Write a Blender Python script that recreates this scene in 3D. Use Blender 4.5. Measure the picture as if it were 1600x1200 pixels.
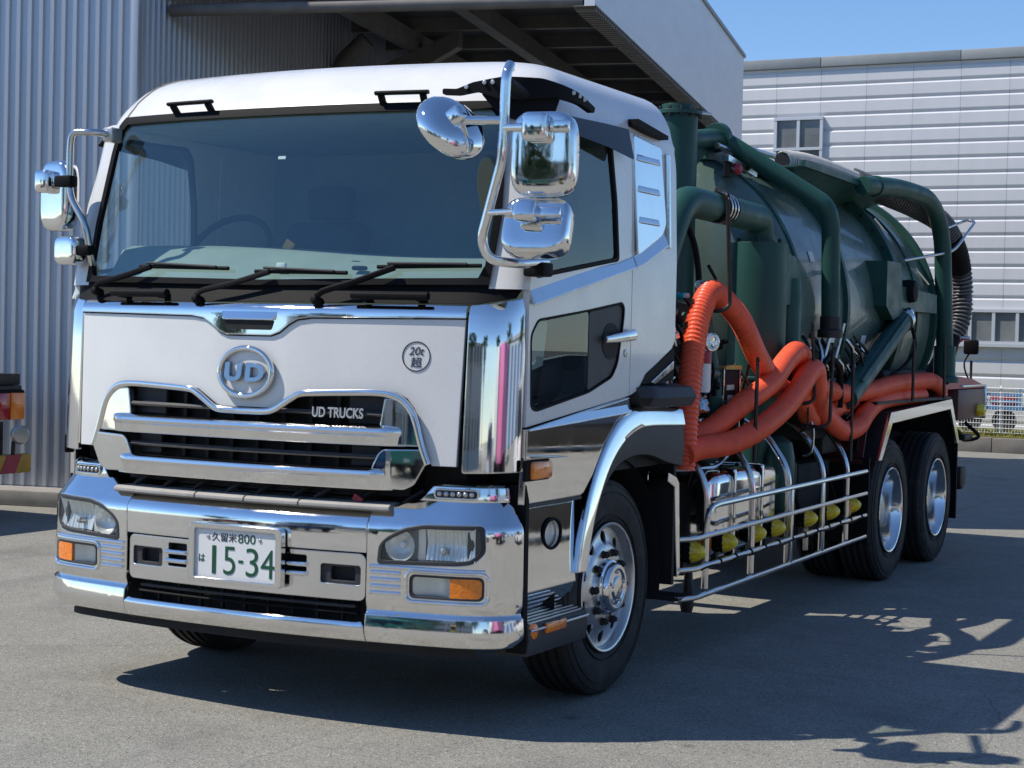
import bpy, bmesh, math, random
import numpy as np
from mathutils import Vector as V, Matrix

R = math.radians
random.seed(7)
for o in list(bpy.data.objects):
    bpy.data.objects.remove(o)
scene = bpy.context.scene
C = scene.collection

# ------------------------------------------------------------------ camera
cam_d = bpy.data.cameras.new('camera')
cam = bpy.data.objects.new('camera', cam_d)
C.objects.link(cam)
CP = (4.6093, -6.4101, 1.6852)
YAW, PITCH, ROLL = -0.4732, -0.0248, 0.0239
_f = V((math.sin(YAW) * math.cos(PITCH), math.cos(YAW) * math.cos(PITCH), math.sin(PITCH)))
_r = V((math.cos(YAW), -math.sin(YAW), 0))
_u = _r.cross(_f)
_r2 = _r * math.cos(ROLL) + _u * math.sin(ROLL)
_u2 = -_r * math.sin(ROLL) + _u * math.cos(ROLL)
cam.matrix_world = Matrix(((_r2.x, _u2.x, -_f.x, CP[0]), (_r2.y, _u2.y, -_f.y, CP[1]), (_r2.z, _u2.z, -_f.z, CP[2]), (0, 0, 0, 1)))
cam_d.sensor_width = 36
cam_d.lens = 2767.9 / 1600 * 36
cam_d.clip_end = 2000
cam_d.clip_start = 0.05
scene.camera = cam

# ------------------------------------------------------------------ world, sun
SUN = V((-0.64, -0.385, 1.0)).normalized()          # towards the sun
elev = math.asin(SUN.z)
azim = math.atan2(SUN.x, SUN.y)
world = bpy.data.worlds.new('World')
scene.world = world
world.use_nodes = True
wn = world.node_tree.nodes
wl = world.node_tree.links
bg = wn['Background']
sky = wn.new('ShaderNodeTexSky')
sky.sky_type = 'NISHITA'
sky.sun_disc = False
sky.sun_elevation = elev
sky.sun_rotation = azim
sky.air_density = 0.9
sky.dust_density = 0.0
sky.ozone_density = 8.0
wl.new(sky.outputs[0], bg.inputs['Color'])
bg.inputs['Strength'].default_value = 0.126
sun_d = bpy.data.lights.new('sun', 'SUN')
sun_d.energy = 3.9
sun_d.angle = R(0.53)
sun_d.color = (1.0, 0.935, 0.83)
sun = bpy.data.objects.new('sun', sun_d)
C.objects.link(sun)
sun.rotation_euler = (-SUN).to_track_quat('-Z', 'Y').to_euler()
vs = scene.view_settings
vs.view_transform = 'Standard'
vs.look = 'None'
vs.exposure = 0.28
vs.gamma = 1.0
scene.cycles.use_denoising = True
scene.cycles.max_bounces = 10
scene.cycles.transparent_max_bounces = 16
scene.cycles.glossy_bounces = 6
scene.cycles.caustics_reflective = False
scene.cycles.caustics_refractive = False
scene.cycles.sample_clamp_indirect = 6.0

# ------------------------------------------------------------------ materials
MATS = {}


def mat(name, col, rough=0.5, metal=0.0, var=0.0, vscale=6.0, bump=0.0, bscale=60.0, bevel=0.0, spec=0.5, coat=0.0,
        rvar=0.0, dirt=None, dirt_amt=0.0, stretch=None, emit=None, trans=0.0, ior=1.45, alpha=None):
    if name in MATS:
        return MATS[name]
    m = bpy.data.materials.new(name)
    m.use_nodes = True
    nt = m.node_tree
    n, l = nt.nodes, nt.links
    b = n['Principled BSDF']
    b.inputs['Base Color'].default_value = (*col, 1)
    b.inputs['Roughness'].default_value = rough
    b.inputs['Metallic'].default_value = metal
    b.inputs['Specular IOR Level'].default_value = spec
    b.inputs['Coat Weight'].default_value = coat
    b.inputs['Coat Roughness'].default_value = 0.04
    b.inputs['IOR'].default_value = ior
    b.inputs['Transmission Weight'].default_value = trans
    if emit:
        b.inputs['Emission Color'].default_value = (*emit[:3], 1)
        b.inputs['Emission Strength'].default_value = emit[3]
    tc = n.new('ShaderNodeTexCoord')
    src = tc.outputs['Object']
    if stretch:
        mp = n.new('ShaderNodeMapping')
        mp.inputs['Scale'].default_value = stretch
        l.new(src, mp.inputs[0])
        src = mp.outputs[0]
    col_out = None
    if var > 0 or dirt_amt > 0:
        nz = n.new('ShaderNodeTexNoise')
        nz.inputs['Scale'].default_value = vscale
        nz.inputs['Detail'].default_value = 6
        nz.inputs['Roughness'].default_value = 0.6
        l.new(src, nz.inputs['Vector'])
        mr = n.new('ShaderNodeMapRange')
        mr.inputs[1].default_value = 0.3
        mr.inputs[2].default_value = 0.7
        mr.inputs[3].default_value = 1 - var
        mr.inputs[4].default_value = 1 + var
        l.new(nz.outputs['Fac'], mr.inputs[0])
        mx = n.new('ShaderNodeMix')
        mx.data_type = 'RGBA'
        mx.blend_type = 'MULTIPLY'
        mx.inputs[0].default_value = 1
        mx.inputs[6].default_value = (*col, 1)
        l.new(mr.outputs[0], mx.inputs[7])
        col_out = mx.outputs[2]
        if dirt_amt > 0:
            nz2 = n.new('ShaderNodeTexNoise')
            nz2.inputs['Scale'].default_value = vscale * 1.7
            nz2.inputs['Detail'].default_value = 8
            nz2.inputs['Roughness'].default_value = 0.7
            l.new(src, nz2.inputs['Vector'])
            r2 = n.new('ShaderNodeMapRange')
            r2.inputs[1].default_value = 0.52
            r2.inputs[2].default_value = 0.75
            r2.inputs[3].default_value = 0
            r2.inputs[4].default_value = dirt_amt
            l.new(nz2.outputs['Fac'], r2.inputs[0])
            m2 = n.new('ShaderNodeMix')
            m2.data_type = 'RGBA'
            l.new(r2.outputs[0], m2.inputs[0])
            l.new(col_out, m2.inputs[6])
            m2.inputs[7].default_value = (*(dirt or (0.12, 0.10, 0.08)), 1)
            col_out = m2.outputs[2]
        l.new(col_out, b.inputs['Base Color'])
    if rvar > 0:
        nz3 = n.new('ShaderNodeTexNoise')
        nz3.inputs['Scale'].default_value = vscale * 2.3
        nz3.inputs['Detail'].default_value = 7
        l.new(src, nz3.inputs['Vector'])
        r3 = n.new('ShaderNodeMapRange')
        r3.inputs[1].default_value = 0.3
        r3.inputs[2].default_value = 0.75
        r3.inputs[3].default_value = max(0.0, rough - rvar * 0.4)
        r3.inputs[4].default_value = rough + rvar
        l.new(nz3.outputs['Fac'], r3.inputs[0])
        l.new(r3.outputs[0], b.inputs['Roughness'])
    nrm = None
    if bevel > 0:
        bv = n.new('ShaderNodeBevel')
        bv.samples = 4
        bv.inputs['Radius'].default_value = bevel
        nrm = bv.outputs[0]
    if bump > 0:
        bn = n.new('ShaderNodeTexNoise')
        bn.inputs['Scale'].default_value = bscale
        bn.inputs['Detail'].default_value = 4
        l.new(src, bn.inputs['Vector'])
        bp = n.new('ShaderNodeBump')
        bp.inputs['Strength'].default_value = min(1, bump)
        bp.inputs['Distance'].default_value = 0.01
        l.new(bn.outputs['Fac'], bp.inputs['Height'])
        if nrm:
            l.new(nrm, bp.inputs['Normal'])
        nrm = bp.outputs[0]
    if nrm:
        l.new(nrm, b.inputs['Normal'])
    MATS[name] = m
    return m


def glass(name, tint, f0=0.045, rough=0.0, film=(0.8, 0.9, 1.0)):
    if name in MATS:
        return MATS[name]
    m = bpy.data.materials.new(name)
    m.use_nodes = True
    n, l = m.node_tree.nodes, m.node_tree.links
    n.clear()
    o = n.new('ShaderNodeOutputMaterial')
    t = n.new('ShaderNodeBsdfTransparent')
    t.inputs[0].default_value = (*tint, 1)
    g = n.new('ShaderNodeBsdfGlossy')
    g.inputs['Color'].default_value = (*film, 1)
    g.inputs['Roughness'].default_value = rough
    f = n.new('ShaderNodeLayerWeight')
    f.inputs['Blend'].default_value = 0.5
    pw = n.new('ShaderNodeMath')
    pw.operation = 'POWER'
    pw.inputs[1].default_value = 5.0
    l.new(f.outputs['Facing'], pw.inputs[0])
    k = n.new('ShaderNodeMath')
    k.operation = 'MULTIPLY_ADD'
    k.inputs[1].default_value = 1 - f0
    k.inputs[2].default_value = f0
    k.use_clamp = True
    l.new(pw.outputs[0], k.inputs[0])
    x = n.new('ShaderNodeMixShader')
    l.new(k.outputs[0], x.inputs[0])
    l.new(t.outputs[0], x.inputs[1])
    l.new(g.outputs[0], x.inputs[2])
    l.new(x.outputs[0], o.inputs[0])
    MATS[name] = m
    return m


WHITE = mat('white_paint', (0.77, 0.77, 0.755), 0.26, coat=0.6, var=0.035, vscale=2.2, bevel=0.006, rvar=0.14, dirt=(0.60, 0.58, 0.54), dirt_amt=0.22, bump=0.012, bscale=5)
DCHROME = mat('dark_chrome', (0.42, 0.43, 0.44), 0.08, 1.0, bevel=0.004)  # darker grey chrome, the emblem letters' own tone
CHROME = mat('chrome', (0.86, 0.855, 0.84), 0.03, 1.0, var=0.03, vscale=3, bump=0.018, bscale=7, bevel=0.010, rvar=0.05, dirt=(0.62, 0.59, 0.54), dirt_amt=0.25)
CHROME2 = mat('chrome_soft', (0.83, 0.83, 0.82), 0.07, 1.0, bump=0.03, bscale=9, bevel=0.008, rvar=0.06)
STEEL = mat('stainless', (0.66, 0.65, 0.63), 0.17, 1.0, var=0.05, vscale=4, bump=0.012, bscale=14, bevel=0.004, rvar=0.08)
ALU = mat('polished_aluminium', (0.72, 0.705, 0.68), 0.30, 0.9, var=0.04, vscale=9, bevel=0.003, rvar=0.10)
ALU2 = mat('mirror_aluminium', (0.82, 0.81, 0.79), 0.11, 1.0, var=0.04, vscale=9, bevel=0.003, rvar=0.10)
SATIN = mat('satin_silver', (0.55, 0.54, 0.52), 0.35, 0.8, var=0.06, bevel=0.004)
BLACK = mat('black_plastic', (0.010, 0.010, 0.011), 0.62, spec=0.12, var=0.15, bump=0.04, bscale=120, bevel=0.004)
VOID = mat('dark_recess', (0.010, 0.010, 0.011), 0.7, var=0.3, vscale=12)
DGREY = mat('dark_grey_plastic', (0.050, 0.051, 0.055), 0.5, spec=0.3, var=0.12, vscale=5, bump=0.05, bscale=150, bevel=0.006, dirt=(0.16, 0.15, 0.13), dirt_amt=0.12)
STEPG = mat('step_grey', (0.42, 0.40, 0.37), 0.6, var=0.1, dirt_amt=0.3, bevel=0.006)
RUBBER = mat('tyre_rubber', (0.022, 0.021, 0.021), 0.72, var=0.25, vscale=5, bump=0.08, bscale=80, dirt=(0.085, 0.075, 0.062), dirt_amt=0.6, rvar=0.1)
GREEN = mat('green_paint', (0.020, 0.078, 0.064), 0.42, spec=0.35, var=0.14, vscale=3, bump=0.03, bscale=18, bevel=0.005, rvar=0.15, dirt=(0.05, 0.085, 0.07), dirt_amt=0.3)
GREENT = mat('green_tank_paint', (0.092, 0.142, 0.120), 0.27, var=0.12, vscale=2, bump=0.05, bscale=3.5, bevel=0.006, rvar=0.22, coat=0.35, dirt=(0.11, 0.14, 0.115), dirt_amt=0.45)
ORANGE = mat('orange_hose', (0.92, 0.130, 0.055), 0.34, var=0.1, vscale=6, rvar=0.15, dirt=(0.40, 0.07, 0.035), dirt_amt=0.4)
HOSEBLK = mat('black_hose', (0.018, 0.018, 0.019), 0.42, var=0.2, rvar=0.15)
HOSERIB = mat('hose_rib', (0.13, 0.13, 0.135), 0.35, var=0.2)
HOSEGRY = mat('grey_hose', (0.62, 0.59, 0.54), 0.5, var=0.15)
IRON = mat('dark_iron', (0.05, 0.045, 0.042), 0.5, 0.7, var=0.25, vscale=15, dirt=(0.13, 0.07, 0.04), dirt_amt=0.4, bevel=0.003)
MARROON = mat('maroon_paint', (0.085, 0.018, 0.02), 0.45, var=0.25, vscale=6, dirt=(0.05, 0.045, 0.04), dirt_amt=0.5, bevel=0.005)
REDP = mat('red_paint', (0.40, 0.03, 0.05), 0.4, var=0.15, bevel=0.004)
CHASSIS = mat('chassis_black', (0.014, 0.014, 0.015), 0.6, var=0.3, vscale=8, dirt=(0.05, 0.042, 0.035), dirt_amt=0.4)
AMBER = mat('amber_lens', (0.95, 0.25, 0.015), 0.14, var=0.2, vscale=60, coat=0.8, bump=0.2, bscale=120, bevel=0.004)
YELLOW = mat('yellow_lens', (0.95, 0.70, 0.01), 0.12, var=0.25, vscale=50, coat=0.8, bump=0.25, bscale=60, emit=(0.72, 0.58, 0.01, 0.0))
REDLENS = mat('red_lens', (0.45, 0.012, 0.02), 0.15, coat=0.8, var=0.15, vscale=40, bevel=0.004)
TEAL = mat('teal_valve', (0.0, 0.33, 0.42), 0.35, var=0.1)
LENS = glass('clear_lens', (0.97, 0.98, 0.97), 0.04, 0.02)
LAMPSIL = mat('lamp_silver', (0.93, 0.93, 0.90), 0.25, 0.35, var=0.06, vscale=20)
SCREEN = glass('windscreen_glass', (0.88, 0.97, 0.94), 0.135, 0.0, (0.82, 1.0, 0.97))
SIDEGL = glass('side_glass', (0.88, 0.93, 0.92), 0.07, 0.0, (0.85, 0.94, 1.0))
SMOKE = mat('smoked_visor', (0.022, 0.018, 0.021), 0.22, spec=0.25)
DASH = mat('dashboard_vinyl', (0.22, 0.28, 0.26), 0.6, var=0.08, bump=0.05, bscale=200)
SEAT = mat('seat_fabric', (0.035, 0.04, 0.05), 0.85, var=0.2, vscale=20)
INTER = mat('cab_lining', (0.22, 0.28, 0.275), 0.8, var=0.1)
PLATE = mat('plate_white', (0.80, 0.81, 0.80), 0.35, var=0.03, vscale=10)
PGREEN = mat('plate_green', (0.012, 0.085, 0.045), 0.4)
INK = mat('ink', (0.03, 0.03, 0.035), 0.5)
SILVERTXT = mat('silver_letter', (0.75, 0.75, 0.74), 0.25, 0.6)
BLUEP = mat('blue_plastic', (0.01, 0.07, 0.45), 0.4)
YELPAINT = mat('ochre_paint', (0.55, 0.30, 0.04), 0.6, var=0.2)

# ------------------------------------------------------------------ helpers
def link(name, me, parent=None, **kw):
    o = bpy.data.objects.new(name, me)
    C.objects.link(o)
    if parent is not None:
        o.parent = parent
    for k, v in kw.items():
        o[k] = v
    return o


def empty(name, loc=(0, 0, 0), rz=0.0, **kw):
    o = bpy.data.objects.new(name, None)
    o.empty_display_size = 0.2
    C.objects.link(o)
    o.location = loc
    o.rotation_euler = (0, 0, rz)
    for k, v in kw.items():
        o[k] = v
    return o


def fillet(path, r, n=6):
    P = [V(p) for p in path]
    out = [P[0]]
    for i in range(1, len(P) - 1):
        a, b, c = P[i - 1], P[i], P[i + 1]
        d1, d2 = (a - b), (c - b)
        k = min(r, d1.length * 0.49, d2.length * 0.49)
        p1, p2 = b + d1.normalized() * k, b + d2.normalized() * k
        for j in range(n + 1):
            t = j / n
            out.append(p1 * (1 - t) ** 2 + b * 2 * t * (1 - t) + p2 * t * t)
    out.append(P[-1])
    return out


def spline(pts, step=0.05):
    P = [V(p) for p in pts]
    P = [P[0] * 2 - P[1]] + P + [P[-1] * 2 - P[-2]]
    out = []
    for i in range(1, len(P) - 2):
        a, b, c, d = P[i - 1], P[i], P[i + 1], P[i + 2]
        n = max(2, int((c - b).length / step))
        for j in range(n):
            t = j / n
            out.append(0.5 * ((2 * b) + (c - a) * t + (2 * a - 5 * b + 4 * c - d) * t * t + (3 * b - 3 * c + d - a) * t ** 3))
    out.append(P[-2])
    return out


def resample(path, step):
    L = [0]
    for a, b in zip(path, path[1:]):
        L.append(L[-1] + (b - a).length)
    n = max(2, int(L[-1] / step))
    A = np.array([list(p) for p in path])
    t = np.linspace(0, L[-1], n + 1)
    return [V((np.interp(x, L, A[:, 0]), np.interp(x, L, A[:, 1]), np.interp(x, L, A[:, 2]))) for x in t]


class MB:
    def __init__(s):
        s.bm = bmesh.new()

    def box(s, c, size, rot=None, bevel=0.0, seg=2, taper=None):
        r = bmesh.ops.create_cube(s.bm, size=1)
        vs_ = r['verts']
        for v in vs_:
            k = 1.0
            x, y, z = v.co
            if taper and z > 0:
                x *= taper[0]
                y *= taper[1]
            v.co = V((x * size[0], y * size[1], z * size[2]))
        if bevel > 0:
            es = list({e for v in vs_ for e in v.link_edges})
            q = bmesh.ops.bevel(s.bm, geom=es, offset=bevel, segments=seg, profile=0.5, affect='EDGES', clamp_overlap=True)
            vs_ = list({v for f in q['faces'] for v in f.verts} | {v for v in vs_ if v.is_valid})
        M = Matrix.Translation(V(c)) @ (rot.to_4x4() if rot is not None else Matrix.Identity(4))
        for v in vs_:
            v.co = M @ v.co
        return s

    def quad(s, a, b, c, d):
        s.bm.faces.new([s.bm.verts.new(V(p)) for p in (a, b, c, d)])
        return s

    def rings(s, R_, closed=True, cap0=True, cap1=True):
        rows = [[s.bm.verts.new(V(p)) for p in r] for r in R_]
        n = len(rows[0])
        for a, b in zip(rows, rows[1:]):
            for i in range(n if closed else n - 1):
                j = (i + 1) % n
                s.bm.faces.new((a[i], a[j], b[j], b[i]))
        if closed and cap0:
            s.bm.faces.new(rows[0][::-1])
        if closed and cap1:
            s.bm.faces.new(rows[-1])
        return s

    def tube(s, path, r, seg=10, caps=True, flat=None, radii=None, up=None):
        P = [V(p) for p in path]
        Q = [P[0]]
        for p in P[1:]:
            if (p - Q[-1]).length > 1e-5:
                Q.append(p)
        P = Q
        t0 = (P[1] - P[0]).normalized()
        n = V(up) if up else (V((0, 0, 1)) if abs(t0.z) < 0.9 else V((1, 0, 0)))
        n = (n - t0 * n.dot(t0)).normalized()
        rows = []
        for i, p in enumerate(P):
            if i == 0:
                t = t0
            elif i == len(P) - 1:
                t = (P[i] - P[i - 1]).normalized()
            else:
                t = ((P[i + 1] - P[i]).normalized() + (P[i] - P[i - 1]).normalized()).normalized()
            n = (n - t * n.dot(t)).normalized()
            b = t.cross(n)
            rr = radii[i] if radii else r
            fx, fy = flat if flat else (1, 1)
            rows.append([p + n * (math.cos(2 * math.pi * k / seg) * rr * fx) + b * (math.sin(2 * math.pi * k / seg) * rr * fy) for k in range(seg)])
        return s.rings(rows, True, caps, caps)

    def lathe(s, prof, c, axis, seg=32, cap=True):
        a = V(axis).normalized()
        n = V((0, 0, 1)) if abs(a.z) < 0.9 else V((1, 0, 0))
        n = (n - a * n.dot(a)).normalized()
        b = a.cross(n)
        c = V(c)
        rows = [[c + a * h + (n * math.cos(2 * math.pi * k / seg) + b * math.sin(2 * math.pi * k / seg)) * max(r, 1e-4) for k in range(seg)] for r, h in prof]
        return s.rings(rows, True, cap, cap)

    def prism(s, poly, axis, a0, a1):
        def p3(p, a):
            return {'x': (a, p[0], p[1]), 'y': (p[0], a, p[1]), 'z': (p[0], p[1], a)}[axis]
        A = [s.bm.verts.new(p3(p, a0)) for p in poly]
        B = [s.bm.verts.new(p3(p, a1)) for p in poly]
        s.bm.faces.new(A[::-1])
        s.bm.faces.new(B)
        for i in range(len(poly)):
            j = (i + 1) % len(poly)
            s.bm.faces.new((A[i], A[j], B[j], B[i]))
        return s

    def sheet(s, outer, holes=(), thick=0.02, fn=None, cu=(), cv=()):
        bm = bmesh.new()
        if holes:
            for loop in [outer] + list(holes):
                vv = [bm.verts.new((p[0], p[1], 0)) for p in loop]
                for i in range(len(vv)):
                    bm.edges.new((vv[i], vv[(i + 1) % len(vv)]))
            bmesh.ops.triangle_fill(bm, use_beauty=True, use_dissolve=False, edges=bm.edges[:], normal=(0, 0, 1))
        else:
            bm.faces.new([bm.verts.new((p[0], p[1], 0)) for p in outer])
        us = [p[0] for p in outer]
        v_s = [p[1] for p in outer]
        for u in cu:
            if min(us) < u < max(us):
                bmesh.ops.bisect_plane(bm, geom=bm.verts[:] + bm.edges[:] + bm.faces[:], dist=1e-5, plane_co=(u, 0, 0), plane_no=(1, 0, 0))
        for w in cv:
            if min(v_s) < w < max(v_s):
                bmesh.ops.bisect_plane(bm, geom=bm.verts[:] + bm.edges[:] + bm.faces[:], dist=1e-5, plane_co=(0, w, 0), plane_no=(0, 1, 0))
        bmesh.ops.remove_doubles(bm, verts=bm.verts[:], dist=1e-5)
        bm.verts.index_update()
        bm.normal_update()
        uv = [(v.co.x, v.co.y) for v in bm.verts]
        F = []
        for f in bm.faces:
            idx = [v.index for v in f.verts]
            if f.normal.z < 0:
                idx.reverse()
            F.append(idx)
        cnt = {}
        for idx in F:
            for i in range(len(idx)):
                cnt[(idx[i], idx[(i + 1) % len(idx)])] = 1
        bd = [e for e in cnt if (e[1], e[0]) not in cnt]
        bm.free()
        front = [s.bm.verts.new(V(fn(u, w, 0.0))) for u, w in uv]
        for idx in F:
            try:
                s.bm.faces.new([front[i] for i in idx])
            except ValueError:
                pass
        if thick:
            back = [s.bm.verts.new(V(fn(u, w, -thick))) for u, w in uv]
            for idx in F:
                try:
                    s.bm.faces.new([back[i] for i in reversed(idx)])
                except ValueError:
                    pass
            for a, b in bd:
                s.bm.faces.new((front[b], front[a], back[a], back[b]))
        return s

    def build(s, name, m, parent=None, smooth=35, fix=True, flip=False, **kw):
        bmesh.ops.remove_doubles(s.bm, verts=s.bm.verts[:], dist=2e-6)
        if fix:
            bmesh.ops.recalc_face_normals(s.bm, faces=s.bm.faces[:])
        me = bpy.data.meshes.new(name)
        s.bm.to_mesh(me)
        s.bm.free()
        if smooth:
            me.polygons.foreach_set('use_smooth', [True] * len(me.polygons))
            me.set_sharp_from_angle(angle=R(smooth))
        me.materials.append(m)
        return link(name, me, parent, **kw)


def part(name, m, parent, fn, **kw):
    b = MB()
    fn(b)
    return b.build(name, m, parent, **kw)


def copy_tree(o, parent=None):
    c = o.copy()
    C.objects.link(c)
    c.parent = parent
    for ch in list(o.children):
        copy_tree(ch, c)
    return c


def circ(cx, cy, r, n=32, ry=None, a0=0):
    ry = ry or r
    return [(cx + r * math.cos(a0 + 2 * math.pi * i / n), cy + ry * math.sin(a0 + 2 * math.pi * i / n)) for i in range(n)]


def rrect(x0, y0, x1, y1, r, n=4):
    out = []
    for cx, cy, a in ((x1 - r, y1 - r, 0), (x0 + r, y1 - r, 90), (x0 + r, y0 + r, 180), (x1 - r, y0 + r, 270)):
        for i in range(n + 1):
            t = R(a + 90 * i / n)
            out.append((cx + r * math.cos(t), cy + r * math.sin(t)))
    return out


def rpoly(pts, r, n=4):
    P = [V((p[0], p[1])) for p in pts]
    out = []
    N = len(P)
    for i in range(N):
        a, b, c = P[i - 1], P[i], P[(i + 1) % N]
        d1, d2 = a - b, c - b
        k = min(r, d1.length * 0.45, d2.length * 0.45)
        p1, p2 = b + d1.normalized() * k, b + d2.normalized() * k
        for j in range(n + 1):
            t = j / n
            q = p1 * (1 - t) ** 2 + b * 2 * t * (1 - t) + p2 * t * t
            out.append((q.x, q.y))
    return out


def sym(half):
    return list(half) + [(-p[0], p[1]) for p in reversed(half) if abs(p[0]) > 1e-6]


def text_mesh(body, depth=0.004, offset=0.0, shear=0.0, res=6):
    cu = bpy.data.curves.new('t', 'FONT')
    cu.body = body
    cu.extrude = depth
    cu.offset = offset
    cu.shear = shear
    cu.resolution_u = res
    cu.align_x = 'CENTER'
    cu.align_y = 'CENTER'
    o = bpy.data.objects.new('t', cu)
    C.objects.link(o)
    dg = bpy.context.evaluated_depsgraph_get()
    dg.update()
    me = bpy.data.meshes.new_from_object(o.evaluated_get(dg))
    bpy.data.objects.remove(o)
    bpy.data.curves.remove(cu)
    return me


def text(name, body, m, parent, box, fn, depth=0.003, offset=0.0, shear=0.0):
    """lettering fitted into box (u0, v0, u1, v1) of a surface fn(u, v, d)"""
    me = text_mesh(body, 0.5, offset, shear)
    n = len(me.vertices)
    co = np.zeros(n * 3)
    me.vertices.foreach_get('co', co)
    co = co.reshape(-1, 3)
    lo, hi = co.min(0), co.max(0)
    u0, v0, u1, v1 = box
    out = []
    for x, y, z in co:
        u = u0 + (x - lo[0]) / (hi[0] - lo[0]) * (u1 - u0)
        v = v0 + (y - lo[1]) / (hi[1] - lo[1]) * (v1 - v0)
        out.append(fn(u, v, depth if z > 0 else -0.002))
    me.vertices.foreach_set('co', np.array([c for p in out for c in p]))
    me.update()
    me.materials.clear()
    me.materials.append(m)
    me.name = name
    return link(name, me, parent)


def frange(a, b, st):
    n = int(round((b - a) / st))
    return [a + i * st for i in range(n + 1)]

# ------------------------------------------------------------------ setting: ground
def asphalt():
    m = bpy.data.materials.new('asphalt')
    m.use_nodes = True
    n, l = m.node_tree.nodes, m.node_tree.links
    b = n['Principled BSDF']
    b.inputs['Roughness'].default_value = 0.85
    b.inputs['Specular IOR Level'].default_value = 0.35
    tc = n.new('ShaderNodeTexCoord')

    def noise(sc, det=5, ro=0.6, vec=None):
        z = n.new('ShaderNodeTexNoise')
        z.inputs['Scale'].default_value = sc
        z.inputs['Detail'].default_value = det
        z.inputs['Roughness'].default_value = ro
        l.new(vec or tc.outputs['Object'], z.inputs['Vector'])
        return z.outputs['Fac']

    def rng(s, a, b_, c, d):
        r = n.new('ShaderNodeMapRange')
        for i, v in enumerate((a, b_, c, d)):
            r.inputs[i + 1].default_value = v
        l.new(s, r.inputs[0])
        return r.outputs[0]

    def mix(fac, a, c, mode='MIX'):
        x = n.new('ShaderNodeMix')
        x.data_type = 'RGBA'
        x.blend_type = mode
        if isinstance(fac, float):
            x.inputs[0].default_value = fac
        else:
            l.new(fac, x.inputs[0])
        for i, q in ((6, a), (7, c)):
            if isinstance(q, tuple):
                x.inputs[i].default_value = (*q, 1)
            else:
                l.new(q, x.inputs[i])
        return x.outputs[2]
    big = rng(noise(0.35, 4), 0.3, 0.7, 0.0, 1.0)
    col = mix(big, (0.254, 0.247, 0.217), (0.290, 0.282, 0.249))
    mid = rng(noise(2.2, 8, 0.7), 0.35, 0.7, 0.88, 1.09)
    col = mix(1.0, col, mid, 'MULTIPLY')
    vor = n.new('ShaderNodeTexVoronoi')
    vor.inputs['Scale'].default_value = 140
    l.new(tc.outputs['Object'], vor.inputs['Vector'])
    sp = n.new('ShaderNodeSeparateColor')
    l.new(vor.outputs['Color'], sp.inputs[0])
    st = rng(sp.outputs[0], 0.0, 1.0, 0.70, 1.28)
    col = mix(0.85, col, mix(1.0, col, st, 'MULTIPLY'))
    bright = rng(sp.outputs[1], 0.965, 0.985, 0.0, 0.75)
    col = mix(bright, col, (0.55, 0.53, 0.48))
    dark = rng(sp.outputs[2], 0.955, 0.98, 0.0, 0.7)
    col = mix(dark, col, (0.03, 0.03, 0.03))
    # oil stains and pale scuffs
    stain = rng(noise(0.9, 5, 0.55), 0.57, 0.72, 0.0, 0.42)
    col = mix(stain, col, (0.11, 0.107, 0.10))
    mp = n.new('ShaderNodeMapping')
    mp.inputs['Scale'].default_value = (0.5, 3.0, 1)
    mp.inputs['Rotation'].default_value = (0, 0, R(20))
    l.new(tc.outputs['Object'], mp.inputs[0])
    sc = rng(noise(1.3, 6, 0.65, mp.outputs[0]), 0.57, 0.72, 0.0, 0.42)
    col = mix(sc, col, (0.34, 0.33, 0.31))
    # drips and old spots
    v3 = n.new('ShaderNodeTexVoronoi')
    v3.inputs['Scale'].default_value = 1.5
    l.new(tc.outputs['Object'], v3.inputs['Vector'])
    s3 = n.new('ShaderNodeSeparateColor')
    l.new(v3.outputs['Color'], s3.inputs[0])
    ds = n.new('ShaderNodeMath')
    ds.operation = 'MULTIPLY'
    l.new(rng(v3.outputs['Distance'], 0.03, 0.075, 1.0, 0.0), ds.inputs[0])
    l.new(rng(s3.outputs[0], 0.55, 0.8, 0.0, 0.55), ds.inputs[1])
    col = mix(ds.outputs[0], col, (0.07, 0.068, 0.065))
    mp3 = n.new('ShaderNodeMapping')
    mp3.inputs['Scale'].default_value = (2.6, 0.10, 1)
    mp3.inputs['Rotation'].default_value = (0, 0, R(-62))
    l.new(tc.outputs['Object'], mp3.inputs[0])
    tm = rng(noise(1.0, 3, 0.5, mp3.outputs[0]), 0.62, 0.70, 0.0, 0.22)
    col = mix(tm, col, (0.11, 0.107, 0.102))
    # hairline cracks
    v2 = n.new('ShaderNodeTexVoronoi')
    v2.feature = 'DISTANCE_TO_EDGE'
    v2.inputs['Scale'].default_value = 0.28
    w = n.new('ShaderNodeVectorMath')
    w.operation = 'MULTIPLY_ADD'
    nzc = n.new('ShaderNodeTexNoise')
    nzc.inputs['Scale'].default_value = 2.0
    nzc.inputs['Detail'].default_value = 5
    l.new(tc.outputs['Object'], nzc.inputs['Vector'])
    l.new(nzc.outputs['Color'], w.inputs[0])
    w.inputs[1].default_value = (0.35, 0.35, 0)
    l.new(tc.outputs['Object'], w.inputs[2])
    l.new(w.outputs[0], v2.inputs['Vector'])
    cr = rng(v2.outputs['Distance'], 0.0, 0.0022, 0.38, 0.0)
    col = mix(cr, col, (0.035, 0.034, 0.033))
    l.new(col, b.inputs['Base Color'])
    bp = n.new('ShaderNodeBump')
    bp.inputs['Strength'].default_value = 0.55
    bp.inputs['Distance'].default_value = 0.006
    l.new(vor.outputs['Distance'], bp.inputs['Height'])
    bp2 = n.new('ShaderNodeBump')
    bp2.inputs['Strength'].default_value = 0.3
    bp2.inputs['Distance'].default_value = 0.02
    l.new(noise(9, 5), bp2.inputs['Height'])
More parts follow.
